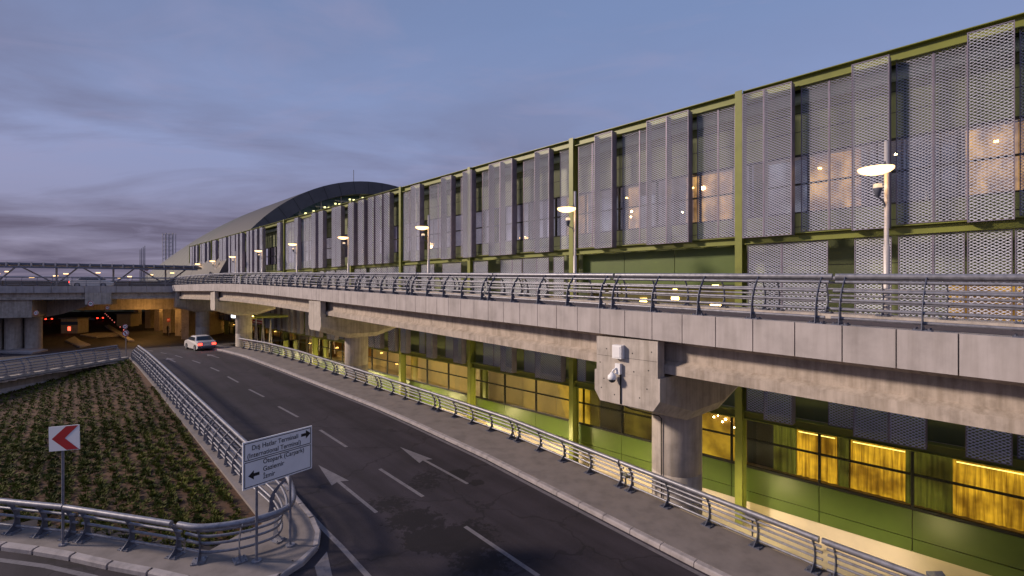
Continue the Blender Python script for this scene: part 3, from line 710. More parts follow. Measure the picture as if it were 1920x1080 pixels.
m.build('interior_lamp', emis('bright_interior_lamp', (1, .70, .32), 45), term)
# lower windows
def lower_bay(k):
    s0 = S0+BAY*k; fr_ = MB(); d0, d1 = DL-.06, DL+.06
    ms = [s0+.62+2.93*i for i in range(4) if s0+.62+2.93*i < s0+BAY+.01]
    fr_.hexa(FP, s0, s0+BAY, d0, d1, LZ0-.05, LZ0+.05); fr_.hexa(FP, s0, s0+BAY, d0, d1, LZ1-.08, LZ1); fr_.hexa(FP, s0+.01, s0+BAY, d0+.004, d1-.004, -6.86, -6.79)
    for s in ms: fr_.hexa(FP, s-.04, s+.04, d0-.004, d1, LZ0+.051, LZ1-.081)
    fo = fr_.build('window', M['joint'], term)
    g_ = MB(); g_.poly([FP(s0, DL, LZ0), FP(s0+BAY, DL, LZ0), FP(s0+BAY, DL, LZ1), FP(s0, DL, LZ1)]); g_.build('pane', M['glasslow'], fo)
    m = MB()                                                         # cladding panels below the windows
    ed = [s0]+ms+[s0+BAY]
    for a, b in zip(ed, ed[1:]):
        if b-a > .05: m.hexa(FP, a+.014, b-.014, DL-.05, DL+.05, -9.13, LZ0-.065); m.hexa(FP, a+.014, b-.014, DL-.05, DL+.05, -9.62, -9.16)
    m.build('cladding', M['clad'], term)
    m = MB(); m.hexa(FP, s0, s0+BAY, DL+.0, DL+.12, -9.6, LZ0-.051); m.build('cladding_joint', M['joint'], term)
for k in range(-1, NB): lower_bay(k)
m = MB(); m.hexa(FP, SB, SE, DL+.15, DL+.4, -10.5, -8.36); m.hexa(FP, SB, SE, DL-.02, DL+.14, -10.46, -9.63); m.build('plinth', M['beige'], term)
def wavy(name, s0, s1, z0, z1, d, matn, amp=.05, freq=21., off=0):
    n = max(8, int((s1-s0)*26)); v = []; f = []
    for i in range(n+1):
        s = s0+(s1-s0)*i/n; dd = d+amp*math.sin(s*freq+1.7*math.sin(s*3.1+off))*(.7+.3*math.sin(s*1.3))
        v += [FP(s, dd, z0), FP(s+.015*math.sin(s*7), dd, z1)]
    f = [(2*i, 2*i+2, 2*i+3, 2*i+1) for i in range(n)]
    mm = MB(); mm.v = v; mm.f = f; mm.sm = [True]*n; return mm.build(name, M[matn], term)
# bay 0 curtains (s decreasing to the right)
for (a, b, mt, z0, z1, d) in [(-6, -1.3, 'curtain', -8, -5.85, 22.95), (-1.2, 1.3, 'curtain', -8, -5.85, 22.95), (1.3, 2.6, 'curtaindim', -8, -5.85, 22.9), (2.5, 4.3, 'curtain', -8, -5.85, 22.95), (4.75, 6.2, 'curtain', -8, -5.85, 22.97), (6.2, 7.1, 'curtaindim', -8, -5.85, 22.92), (4.35, 4.7, 'curtaindim', -8, -5.85, 22.92)]:
    wavy('curtain', a, b, z0, z1, d, mt)
m = MB(); m.hexa(FP, -6, 1.2, 22.80, 22.83, -6.12, -6.09); m.hexa(FP, 2.6, 4.2, 22.80, 22.83, -6.12, -6.09); m.hexa(FP, 4.8, 6.1, 22.80, 22.83, -6.12, -6.09); m.build('curtain_light', emis('curtain_strip', (1, .80, .2), 2.6), term)
m = MB(); m.hexa(FP, 7.15, 8.9, 23.3, 23.35, -8.1, -5.8); m.build('room_wall', M['darkroom'], term)
def blind(a, b, mt, d=22.95): m = MB(); m.hexa(FP, a, b, d, d+.04, -8.1, -5.8); m.build('blind', M[mt], term)
for (a, b, mt) in [(8.25, 10.6, 'blind'), (10.7, 12.9, 'blind'), (12.95, 14.7, 'blinddim'), (14.75, 16.3, 'darkroom'), (16.4, 17.0, 'blinddim'), (17.05, 17.4, 'blind'), (17.6, 19.6, 'blind'), (19.7, 22.5, 'blind'), (22.6, 24.6, 'blinddim'), (24.7, 26.9, 'darkroom'), (27.1, 29.4, 'blind'), (29.45, 30.0, 'blinddim'), (30.05, 33.2, 'blind'), (33.25, 34.7, 'blinddim')]:
    blind(a, b, mt)
# lobby interior further away
m = MB(); m.hexa(FP, 34.8, SE-.32, 27.2, 27.3, -8.15, -5.6); m.build('lobby_wall', M['orangeroom'], term)
rl = random.Random(3)
m = MB(); mb = MB(); mc = MB()
s = 35.
while s < 118:
    if rl.random() < .6: m.hexa(FP, s, s+rl.uniform(.3, 1.3), 23.3+rl.random()*2, 25.9, -5.78, -5.74)
    if rl.random() < .45: mb.hexa(FP, s, s+rl.uniform(.4, 1.8), 23.4, 23.5+rl.random(), -8.15, -8.15+rl.uniform(.7, 2.2))
    if rl.random() < .4: mc.hexa(FP, s, s+rl.uniform(.4, 1.2), 22.95, 22.99, -8.1, -5.8)
    if rl.random() < .6:
        q = FP(s, 23.4+rl.random()*2.5, rl.uniform(-7.6, -6.2)); m.hexa(ID, q[0]-.12, q[0]+.12, q[1]-.12, q[1]+.12, q[2], q[2]+.12)
    s += rl.uniform(.8, 1.8)
m.build('lobby_lights', M['striplight'], term); mb.build('lobby_fittings', M['wood'], term); mc.build('lobby_blinds', M['blinddim'], term)
# expanded metal screens ----------------------------------------------------
def screen_block(s0, s1, d, z0, z1, sc=1.):
    Pp = .17*sc; Q = .104*sc; nx = max(2, int(round((s1-s0)/(Pp/2)))); dx = (s1-s0)/nx; nz = max(2, int((z1-z0)/(Q/2)))
    i = np.arange(nx+1); j = np.arange(nz)
    I, J = np.meshgrid(i, j); s = s0+I*dx; z = z0+(J+.5)*(Q/2)+np.where((I+J) % 2 == 0, 1, -1)*Q/4*.92
    hw = .0120*sc
    lo = np.stack([.717*(d-.012*sc)-.697*s, .697*(d-.012*sc)+.717*s, z-hw], -1).reshape(-1, 3)
    hi = np.stack([.717*(d+.012*sc)-.697*s, .697*(d+.012*sc)+.717*s, z+hw], -1).reshape(-1, 3)
    n = len(lo); V = np.concatenate([lo, hi]); row = (J*(nx+1)+I)[:, :-1].ravel()
    F = np.stack([row, row+1, row+1+n, row+n], -1); return V, F
def side_block(s, d0, d1, z0, z1, m, fr):
    fr.hexa(FP, s-.02, s+.02, d0, d1, z0, z1)
cnt = 0
farm = MB(); farf = MB()
def screen(s0, s1, prot, z0, z1, indiv, sc=1.):
    global cnt
    d = 21.50 if prot else 21.98
    if prot: z1 += .12; z0 -= .14
    m = MB() if indiv else farm; f = MB() if indiv else farf
    m.blocks.append(screen_block(s0+.02, s1-.02, d, z0, z1, sc))
    if prot:                                                         # side returns, solid folded edge and mesh
        f.hexa(FP, s0+.003, s0+.035, d+.02, d+.42, z0, z1); f.hexa(FP, s1-.035, s1-.003, d+.02, d+.42, z0, z1)
    f.hexa(FP, s0+.003, s0+.03, d-.018, d+.019, z0, z1); f.hexa(FP, s1-.03, s1-.003, d-.018, d+.019, z0, z1)
    f.hexa(FP, s0+.031, s1-.031, d-.016, d+.018, z1-.025, z1); f.hexa(FP, s0+.031, s1-.031, d-.016, d+.018, z0, z0+.025)
    if indiv:
        o = m.build('mesh_screen', M['mesh'], term); f.build('screen_frame', M['meshfr'], o); cnt += 1
U = {0: [(7.9, 7.04, 1), (7.04, 5.99, 1), (5.79, 4.81, 0), (4.81, 4.0, 0), (4.0, 2.88, 1), (2.76, 1.74, 0), (1.74, .88, 0), (.88, -.2, 1), (-.3, -1.0, 0)],
     1: [(17.13, 16.15, 0), (16.15, 15.65, 0), (15.65, 14.51, 1), (14.18, 13.16, 0), (13.16, 12.49, 0), (12.49, 11.42, 1), (11.42, 10.31, 1), (10.11, 9.13, 0), (9.13, 8.38, 0)],
     2: [(27.2, 26.2, 1), (25.58, 24.62, 0), (24.62, 24.36, 0), (24.36, 23.24, 1), (23.24, 22.1, 1), (21.55, 20.5, 0), (20.12, 18.94, 1), (18.5, 17.75, 0)],
     3: [(36.0, 35.0, 0), (35.0, 34.03, 0), (34.03, 32.7, 1), (32.03, 30.87, 0), (30.87, 29.83, 0), (29.83, 28.55, 1), (28.0, 27.25, 0)],
     4: [(45.4, 44.2, 1), (43.3, 42.1, 1), (41.3, 40.2, 1), (39.9, 38.7, 1), (38.4, 37.4, 1)],
     5: [(54.6, 53.4, 1), (53.4, 52.6, 0), (52.6, 51.4, 1), (50.2, 49.2, 0), (49.2, 48.2, 1), (48.2, 47.0, 1)]}
Lw = {0: [(7.9, 7.05, 0), (7.05, 5.97, 1), (4.85, 3.97, 0), (3.95, 2.9, 1), (2.9, 1.88, 1), (.92, -.15, 1), (-.25, -1.0, 0)], 1: [(17.2, 16.6, 0)],
      2: [(25.5, 24.4, 0), (24.4, 23.2, 0), (23.2, 22.1, 1), (21.5, 20.1, 0), (20.1, 18.0, 1)],
      3: [(35.6, 34.7, 1), (33.5, 32.7, 0), (31.8, 30.9, 1), (29.9, 28.7, 0), (28.3, 27.3, 1)]}
LwUp = {0: [(7.85, 6.5, 0), (6.5, 4.85, 0), (4.0, 2.88, 1), (2.7, 1.75, 0), (1.75, .95, 0), (.9, -.15, 1), (-.2, -1.0, 1)], 1: [],
        2: [(26.6, 25.0, 0), (23.7, 22.6, 0), (22.6, 21.7, 0), (21.6, 20.4, 1), (19.0, 18.2, 0), (20.4, 19.4, 0)],
        3: [(36.0, 35.0, 0), (35.0, 34.0, 1), (33.2, 31.4, 0), (30.3, 28.0, 0)]}
def rnd_bay(k, r):
    s = S0+BAY*k+.3; out = []
    while s < S0+BAY*(k+1)-1.0:
        wd = r.uniform(.9, 1.25); pr = r.random() < .55; out.append((s+wd, s, pr)); s += wd
        if r.random() < .5: s += r.uniform(.35, .8)
    return out
rr_ = random.Random(11)
for k in range(-1, NB):
    up = U.get(k) or rnd_bay(k, rr_); lo = Lw.get(k, None); lu = LwUp.get(k, None)
    if k == SCREENLESS-0: up = [q for q in up if q[1] > S0+BAY*k+7.0 or q[0] < S0+BAY*k+1.5]
    if lo is None: lo = rnd_bay(k, rr_)
    if lu is None: lu = rnd_bay(k, rr_)
    sc = 1. if k < 4 else 2.
    ind = 0 <= k <= 3
    for (a, b, pr) in up: screen(b, a, pr, 2.24, 8.14, ind, sc)
    for (a, b, pr) in lo: screen(b, a, pr, -5.40, -2.2, ind and cnt < 96, sc)
    for (a, b, pr) in lu: screen(b, a, pr and 0, -2.1, 1.84, ind and cnt < 96, sc)
tag(farm.build('mesh_screens', M['mesh'], term), kind='stuff'); tag(farf.build('screen_frames', M['meshfr'], term), kind='stuff')
# green glazed recess in bay 1 behind the ramp rail
m = MB()
for a, b in ((8.5, 11.5), (11.53, 14.4), (14.43, 17.2)): m.hexa(FP, a, b, 22.5, 22.54, .1, 1.84)
m.build('glazed_panel', M['clad'], term)
m = MB()
for a, b, z0, z1 in ((9.4, 9.9, -1.0, -.75), (9.5, 9.8, .05, .1), (11.5, 11.9, -.7, -.5), (11.6, 11.8, -.2, -.1), (13.3, 13.7, -1.2, -.6)): m.hexa(FP, a, b, 22.9, 22.93, z0, z1)
m.build('entrance_light', M['striplight'], term)
m = MB(); m.hexa(FP, 8.5, 17.2, 22.95, 23.0, -2.2, .0); m.build('entrance_wall', M['blinddim'], term)
ml = room('mid_lit', (.6, .33, .05), (.3, .16, .02), .7, fold=2)
m = MB(); m.hexa(FP, -1.1, 1.4, 22.7, 22.74, -2.2, .1); m.build('lit_blind', ml, term)
m = MB(); m.hexa(FP, 19, 20.5, 22.7, 22.74, -2.0, -.6); m.build('lit_blind', ml, term)
# floodlight row added to light the service yard, standing against the retaining wall
fl_n = 0
for s_, en_ in ((1.5, 75), (7.0, 110), (12.8, 170), (18.6, 230), (25., 290), (32., 330), (39., 370), (46., 400), (53., 400), (60., 400), (67., 400)):
    q = FP(s_, 20.1, -9.2); nm_ = 'yellow floodlight added to light the yard under the ramp, %s from the right' % ORD[fl_n]; fl_n += 1
    fr_ = thing('added_floodlight', nm_, 'floodlight', q, group='floodlights added to light the yard under the ramp')
    m = MB(); m.tube([(0, 0, -1.3), (0, 0, 0)], .04, 8); m.build('stand', M['steeldk'], fr_)
    m = MB(); m.add([(-.22, -.08, -.02), (.22, -.08, -.02), (.22, .12, -.06), (-.22, .12, -.06), (-.22, -.1, .12), (.22, -.1, .12), (.26, .12, .2), (-.26, .12, .2)], [(0, 3, 2, 1), (4, 5, 6, 7), (0, 1, 5, 4), (1, 2, 6, 5), (3, 0, 4, 7)]); hb = m.build('housing', M['steeldk'], fr_)
    m = MB(); m.add([(-.22, .121, -.05), (.22, .121, -.05), (.25, .121, .19), (-.25, .121, .19)], [(0, 1, 2, 3)]); m.build('lens', M['floodglow'], hb)
    ld = bpy.data.lights.new('yard_light', 'POINT'); ld.energy = en_; ld.color = (1, .80, .36); ld.shadow_soft_size = .25
    lo_ = bpy.data.objects.new('bulb', ld); col.objects.link(lo_); lo_.parent = fr_; lo_.location = (.05, .25, .1)
# ------------------------------------------------------------- street lamps on the ramp
def lamp():
    r = thing('street_lamp', 'x', 'street lamp'); ch = []
    def ad(m, n, mt): o = m.build(n, M[mt], r); ch.append(o); return o
    m = MB(); m.lathe((0, 0, 0), [(.0, .03), (.17, .03), (.17, 0)], 12); m.lathe((0, 0, 0), [(.085, .02), (.085, 2.05), (.06, 2.07), (.058, 5.15), (0, 5.16)], 12); ad(m, 'pole', 'pole')
    m = MB(); m.tube([(0, 0, 4.75), (-.02, 0, 4.6), (-.10, -.03, 4.45), (-.28, -.08, 4.38)], .022, 8); ad(m, 'upper_arm', 'steeldk')
    dx, dy = -.42, -.14
    m = MB(); m.lathe((dx, dy, 4.32), [(0, .05), (.08, .045), (.28, .02), (.42, .0), (.42, -.010)], 20); hd = ad(m, 'lamp_shade', 'pole')
    m = MB(); m.lathe((dx, dy, 4.30), [(.44, .022), (.43, -.04), (.36, -.10), (.22, -.15), (0, -.17)], 20); gl = m.build('lamp_disc', M['lampglow'], hd); kids[hd.name] = [gl]
    m = MB(); m.tube([(0, 0, 2.9), (-.02, 0, 3.15), (-.12, -.04, 3.38), (-.30, -.1, 3.46), (-.34, -.11, 3.50)], .022, 8); ad(m, 'lower_arm', 'steeldk')
    m = MB(); m.lathe((-.35, -.12, 3.46), [(0, 0), (.05, .02), (.12, .26), (.12, .28)], 14); cu = ad(m, 'cup_shade', 'steeldk')
    m = MB(); m.lathe((-.35, -.12, 3.74), [(.115, 0), (.105, .12), (0, .14)], 12); gb = m.build('globe', M['globe'], cu); kids[cu.name] = [gb]
    kids[r.name] = ch; return r
lt = lamp()
tl = [3.04, 15.0, 27.9, 40.8, 54, 67, 80.7, 94.7, 108]
names = ['tall lit disc street lamp nearest the camera in front of the right-hand screens', 'second nearest lit street lamp, beside the green column at mid facade', 'third nearest lit street lamp on the ramp, left of the photo middle', 'fourth nearest lit street lamp on the ramp', 'fifth nearest lit street lamp on the ramp, right of the screenless bay', 'sixth nearest lit street lamp, left of the screenless bay', 'seventh nearest lit street lamp on the ramp', 'eighth nearest lit street lamp, second from the far end', 'farthest lit street lamp at the left end of the facade']
for i, t in enumerate(tl):
    loc = DP(t, 17.75, zd(t)-.0)
    ad_ = bpy.data.lights.new('lamp_light', 'POINT'); ad_.energy = 40; ad_.color = (1, .62, .32); ad_.shadow_soft_size = .3
    if i == 0: lt.location = loc; tag(lt, names[0], None, 'street lamps along the ramp'); par = lt
    else: par = dup(lt, loc, (0, 0, 0), names[i], 'street lamps along the ramp')
    lo_ = bpy.data.objects.new('bulb', ad_); col.objects.link(lo_); lo_.parent = par; lo_.location = (-.42, -.14, 4.12)
exec_more = True
# ------------------------------------------------------------- arched hall behind
def arch():
    r = thing('arched_hall', 'huge hall with curved dark metal roof rising behind the far end of the terminal', 'building')
    D0, zc_, Rr = 50., -10.85, 32.35
    def pt(s, a, R_, k=1, kz=1): return FP(s, D0+R_*math.cos(a)*k, (zc_+R_*math.sin(a))*kz if kz != 1 else zc_+R_*math.sin(a))
    A0, A1 = R(157), R(23); n = 48; an = [A0+(A1-A0)*i/n for i in range(n+1)]
    m = MB(); vs = [];
    for (s, rad) in ((90, Rr), (90, Rr-2.5), (93, Rr-2.5)): vs += [pt(s, a, rad) for a in an]
    fs = [(k*(n+1)+i, k*(n+1)+i+1, (k+1)*(n+1)+i+1, (k+1)*(n+1)+i) for k in range(2) for i in range(n)]
    m.add(vs, fs); m.build('arch_band', M['roofdk'], r)
    m = MB()
    for i in range(0, n, 2):
        a = an[i]; m.add([pt(89.97, a, Rr-.05), pt(89.97, a+.002, Rr-.05), pt(89.97, a+.002, Rr-2.45), pt(89.97, a, Rr-2.45)], [(0, 1, 2, 3)])
    m.build('panel_seam', M['joint'], r)
    def roofsec(ss, mt, name):
        m = MB(); vs = []
        for s in ss:
            k = 1 if s < 118 else max(.02, 1-((s-118)/150)**2.0)
            for a in an:
                x = D0+Rr*math.cos(a); z = zc_+Rr*math.sin(a); z = -9+(z+9)*k; d = D0+(x-D0)*(1+.06*(1-k)); vs.append(FP(s, d, z))
        nn = n+1; m.add(vs, [(k*nn+i, k*nn+i+1, (k+1)*nn+i+1, (k+1)*nn+i) for k in range(len(ss)-1) for i in range(n)], True); m.build(name, M[mt], r)
    roofsec([90, 95, 100, 106, 112, 118], 'roofmid', 'front_roof'); roofsec([118+150*math.sin(math.pi/2*i/24) for i in range(25)], 'rooflt', 'rear_roof')
    m = MB()                                                         # standing seams on the rear roof
    for s in list(range(122, 262, 6)):
        k = 1-((s-118)/150)**2.0; vs = []
        for a in an[:26]:
            x = D0+Rr*math.cos(a); z = zc_+Rr*math.sin(a); z = -9+(z+9)*k; d = D0+(x-D0)*(1+.06*(1-k)); vs += [FP(s, d-.05, z+.06), FP(s+.35, d-.05, z+.06)]
        m.add(vs, [(2*i, 2*i+1, 2*i+3, 2*i+2) for i in range(25)])
    m.build('roof_seam', M['roofdk'], r)
    m = MB(); pts = [pt(93, a, Rr-2.5) for a in an]; m.add(pts+[FP(93, D0, -8)], [(i, i+1, n+1) for i in range(n)]); m.build('glazing', mat('dark_green_glazing', (.02, .06, .05), .2, var=.1, scale=.2), r)
    m = MB()
    for d in range(26, 76, 4):
        zz_ = zc_+math.sqrt(max(1, (Rr-2.5)**2-(d-D0)**2)); m.tube([FP(91.8, d, 5), FP(91.8, d, zz_)], .09, 6)
    for z in (8, 11, 13.6, 15.4, 17): 
        half = math.sqrt(max(1, (Rr-3.0)**2-(z-zc_)**2)); m.tube([FP(91.8, D0-half, z), FP(91.8, D0+half, z)], .1, 6)
    m.build('glazing_truss', M['pole'], r)
    m = MB()
    for (x, y) in ((573, 400), (588, 396), (609, 388.6), (629, 382), (656, 374), (680, 371)):
        rr = (x-960)/900; d = 91.5*(.697+.717*rr)/(.717-.697*rr); z = -(y-538)/900*(.697*d+.717*91.5)
        for e in (0, .8): q = FP(91.5, d+e, z); m.box(q[0]-.16, q[0]+.16, q[1]-.1, q[1]+.1, q[2]-.13, q[2]+.13)
    m.build('hall_light', M['spot'], r)
    q = FP(90.5, 44, 0); m = MB(); m.tube([(q[0], q[1], 21), (q[0], q[1], 23.3)], .06, 6); m.build('lightning_rod', M['steeldk'], r)
arch()
# low annex at the far end of the terminal
m = MB(); m.hexa(FP, SE+.3, SE+26, 23.5, 44, -9, 6.5); tag(m.build('end_block', M['roofmid']), 'plain grey block closing the far left end of the green terminal', 'building')
# ------------------------------------------------------------- left flyover
J = Vector((-44.3, 63.2)); LD = Vector((-16, -9)).normalized(); LN = Vector((-LD.y, LD.x))
if LN.y < 0: LN = -LN
def LB(u, v, z): q = J+LD*u+LN*v; return (q.x, q.y, z)
fo_ = thing('flyover', 'concrete flyover crossing above the underpass at the left, joining the ramp', 'flyover')
m = MB(); u = -3.
while u < 46: m.hexa(LB, u+.02, u+1.5, 0, .16, -.70, .10); u += 1.52
m.build('edge_panel', M['fascia'], fo_)
m = MB(); m.hexa(LB, -4, 46, .165, 12, -.62, -.08); m.hexa(LB, -30, -4.01, 4, 12, -.62, -.09); m.build('deck', M['concrete'], fo_)
for v in (.5, 2.6, 4.7, 6.8): MB().sweep(lambda t, q, z: LB(t, q+v, z), [(-.3, -.63), (.3, -.63), (.12, -.9), (.12, -1.2), (.34, -1.3), (.34, -1.52), (-.34, -1.52), (-.34, -1.3), (-.12, -1.2), (-.12, -.9)], [-3 if v < 3 else -20, 14, 30, 46]).build('girder', M['oldconcrete'], fo_)
m = MB(); vs = []
for v, zb in ((-.1, -2.15), (1.0, -2.2), (2.0, -2.2), (3.0, -2.2)):
    for uu, z in ((6.6, -1.56), (6.6, zb), (9.1, zb), (9.1, -1.56)): vs.append(LB(uu, v, z))
m.add(vs, [(i*4+j, i*4+(j+1) % 4, (i+1)*4+(j+1) % 4, (i+1)*4+j) for i in range(3) for j in range(4)]+[(0, 1, 2, 3), (15, 14, 13, 12)]); m.hexa(LB, 6.6, 9.1, -.1, .16, -1.555, -.72)
m.build('pier_cap', M['concrete'], fo_, True)
def grz(x, y): t = -.673*x+.739*y; return gz(t)
m = MB(); m.hexa(LB, 14, 40, .4, 7, -3.6, -1.55); m.build('crossbeam', M['oldconcrete'], fo_)
for uu in (14.9, 16.7, 18.5, 20.6, 22.5):
    c = LB(uu, 4.2, 0); MB().lathe((c[0], c[1], 0), [(.8, -3.6), (.8, -9)], 24).build('column', M['concrete'], fo_)
c_ = 0; u = -1.
while u < 28:
    rail(LB(u, .22, .1), LB(u+5.8, .22, .1), LN, 'railing on the left flyover, %s section from where it meets the ramp' % ORD[c_], 'railing sections on the flyover edge', H=1.08); u += 5.8; c_ += 1
# rear portal of the underpass
up = thing('underpass_frame', 'yellow-lit concrete beam and columns standing behind the flyover at the underpass', 'underpass')
def UP(u, v, z): q = Vector((-44.5, 73))+Vector((-.93, -.18)).normalized()*u+Vector((-.19, .98))*v; return (q.x, q.y, z)
m = MB(); m.hexa(UP, -14, 24, 0, 1.2, -3.35, -1.55); m.hexa(UP, -14, 24, 1.21, 110, -1.9, -1.3); m.hexa(UP, 24.01, 110, -4, 110, -1.9, -1.3); m.build('beam', M['oldconcrete'], up)  # wide deck slabs behind the beam added to shade the underpass road
for x_, Y_, w_ in ((277, 97, .55), (294, 91, .5), (313, 86, .75), (338, 79, .85), (255, 108, .5)):
    X_ = (x_-960)/900*Y_; m = MB(); m.hexa(ID, X_-w_, X_+w_, Y_, Y_+1, -9.2, -1.95); m.build('column', M['oldconcrete'], up)
m = MB(); m.hexa(UP, 4.2, 5.2, 0, 20, -9, -1.95); m.build('side_wall', M['oldconcrete'], up)
m = MB(); m.hexa(UP, -14, 110, 110.01, 111, -10, -1.3); m.build('rear_wall', M['darkroom'], up)  # dark backdrop added to close off the bright ground beyond
m = MB()
for uu, vv in ((-5, 5), (-5, 14), (2, 8), (9, 12), (15, 5)): m.hexa(UP, uu-.6, uu+.6, vv, vv+.2, -2.0, -1.93)
m.build('ceiling_lamp', emis('sodium_tube', (1, .50, .12), 26), up)
for uu, vv, en in ((10, -3.0, 300), (12.5, 5, 480), (18, 22, 500), (27, 10, 110), (24, 45, 1100)):
    ld = bpy.data.lights.new('sodium_light', 'POINT'); ld.energy = en; ld.color = (1, .52, .14); ld.shadow_soft_size = .4
    lo_ = bpy.data.objects.new('bulb', ld); col.objects.link(lo_); lo_.parent = up; lo_.location = UP(uu, vv, -2.6 if vv > 0 else -4.2)
# toll booths and kerbed islands inside the underpass
for (x_, y_, bl, lab) in ((130, 625, 1, 'grey booth with a blue band and red number light inside the underpass'), (232, 612, 0, 'orange-lit box cabinet inside the underpass, near the delineator posts')):
    t_, p_ = px(x_, y_); q = DP(t_, p_, gz(t_)); b_ = thing('booth', lab, 'booth', q)
    m = MB(); m.box(-1.5, 1.5, 0, 2.2, 0, 2.6); m.build('cabin', M['concrete'] if bl else M['beige'], b_)
    m = MB(); m.box(-1.7, 1.7, -.3, 2.4, 2.61, 2.8); m.build('roof', M['steeldk'], b_)
    if bl:
        m = MB(); m.box(-1.52, 1.52, -.03, -.002, 1.5, 2.1); m.build('blue_band', mat('blue_paint', (.02, .06, .16), .5), b_)
        m = MB(); m.box(-.25, .25, -.05, -.02, .5, 1.2); m.build('number_light', emis('red_number', (1, .12, .06), 2.5), b_)
m = MB()
for pts in (((122, 640), (150, 652), (170, 648), (150, 640), (140, 632)), ((150, 629), (180, 634), (225, 630), (222, 626), (180, 625)), ((196, 612), (240, 640), (252, 640), (205, 610)), ((0, 662), (60, 664), (90, 658), (60, 653), (0, 652))):
    P3 = []
    for q in pts: t_, p_ = px(*q); P3.append(DP(t_, p_, gz(t_)))
    m.prism([(a, b, c-.02) for a, b, c in P3], (0, 0, .2))
tag(m.build('traffic_islands', M['kerb']), kind='structure')
# ------------------------------------------------------------- canopy behind the flyover
cn = thing('terminal_canopy', 'long flat roofed canopy with raking struts behind the left flyover', 'canopy')
def CB(u, v, z): return LB(u, v+14, z)
m = MB(); m.hexa(CB, -1.5, 55, 0, 9, 3.05, 3.35); m.hexa(CB, -1.5, 55, -.6, -.01, 2.62, 2.85); m.build('roof', M['steeldk'], cn)
m = MB()
for i in range(44): m.hexa(CB, -1+i*1.25, -1+i*1.25+.12, -.35, .0, 2.87, 3.42)
m.build('roof_rib', M['pole'], cn)
m = MB()
for i in range(7):
    u = 3+i*6.5; m.tube([CB(u, 3, -.2), CB(u, 3, 3.0)], .12, 8); m.tube([CB(u, 3, .4), CB(u+3, .3, 2.8)], .1, 6); m.tube([CB(u, 3, .4), CB(u-3, .3, 2.8)], .1, 6)
m.build('strut', M['pole'], cn)
m = MB()
for i in range(16):
    u = 2+i*2.4+(i % 3)*.5; z = 2.2-(i % 4)*.3; m.hexa(CB, u, u+.5, 4+(i % 5), 4.3+(i % 5), z, z+.12)
m.build('canopy_lamp', M['lampglow'], cn)
m = MB(); m.hexa(CB, -8, 60, 10, 10.4, -.2, 1.0); m.build('rear_wall', mat('canopy_glass', (.07, .065, .075), .3, var=.4, scale=.3, emit=(.4, .32, .3), estr=.02), cn)
m = MB(); m.hexa(LB, -30, 60, 12.01, 24, -.64, -.1); m.build('forecourt_deck', M['pave'], cn)
# blinking pylons and masts
def mast(x, y0, Y, H_, n, name, label, cat):
    r = (x-960)/900; X = r*Y; r_ = thing(name, label, cat, (X, Y, 0)); 
    return r_, X
r_, X = mast(315, 0, 240, 0, 0, 'lattice_mast', 'lattice floodlight mast sticking up behind the curved hall roof', 'mast')
m = MB()
for dx in (-2.6, -.9, .9, 2.6):
    for dy in (0, 1.8): m.tube([(dx, dy, -10), (dx, dy, 27)], .16, 6)
m.build('leg', M['pole'], r_)
m = MB()
for i in range(12):
    z = 4+i*2.; m.tube([(-2.6, 0, z), (2.6, 0, z)], .1, 5); m.tube([(-2.6, 0, z), (-.9, 0, z+1), (.9, 0, z), (2.6, 0, z+1)], .08, 5)
m.build('brace', M['pole'], r_)
for i, xx in enumerate((262.5, 265.5, 268.5, 271.5)):
    Y = 95; X = (xx-960)/900*Y; m = MB(); m.tube([(X, Y, -.5), (X, Y, 7.4+i*.25)], [.10, .05], 6)
    tag(m.build('flagpole', M['steeldk']), '%s from the left of the four thin bare flagpoles above the canopy' % ORD[i], 'flagpole', 'bare flagpoles above the canopy')
# ------------------------------------------------------------- signs
def at(x, y, dz=.125):
    t, p = px(x, y, dz); return Vector(DP(t, p, gz(t)+dz))
def panel_frame(tl_, tr, bl):                                        # 3 corners -> mapping (u 0..1, v 0..1, off)
    tl_, tr, bl = Vector(tl_), Vector(tr), Vector(bl); ux = tr-tl_; vx = bl-tl_; n = ux.cross(vx).normalized()
    if n.y > 0: n = -n
    return lambda u, v, o=0: tuple(tl_+ux*u+vx*v+n*o)
def ray(x, y, Y): return Vector(((x-960)/900*Y, Y, -(y-538)/900*Y))
b1 = at(118, 1021)
cs = thing('chevron_sign', 'square red and white chevron road sign pointing left on a steel pole', 'road sign', b1)
m = MB(); m.tube([(0, 0, 0), (0, 0, 2.75)], .032, 10); m.lathe((0, 0, 0), [(0, .03), (.10, .03), (.10, 0)], 10, False); m.build('pole', M['steel'], cs)
Yp = b1.y-.06
f = panel_frame(ray(91, 801, Yp+.05), ray(148, 796, Yp-.03), ray(92, 847, Yp+.05))
o = MB().prism([f(0, 0), f(1, 0), f(1, 1), f(0, 1)], Vector(f(0, 0, -.02))-Vector(f(0, 0))).build('plate', M['signwhite'], cs); o.location = -b1
m = MB(); m.poly([f(*q, .004) for q in ((.58, .02), (.98, .02), (.53, .5), (.10, .5))]); m.poly([f(*q, .004) for q in ((.10, .5), (.53, .5), (.98, .98), (.58, .98))]); q = m.build('chevron', M['red'], o)
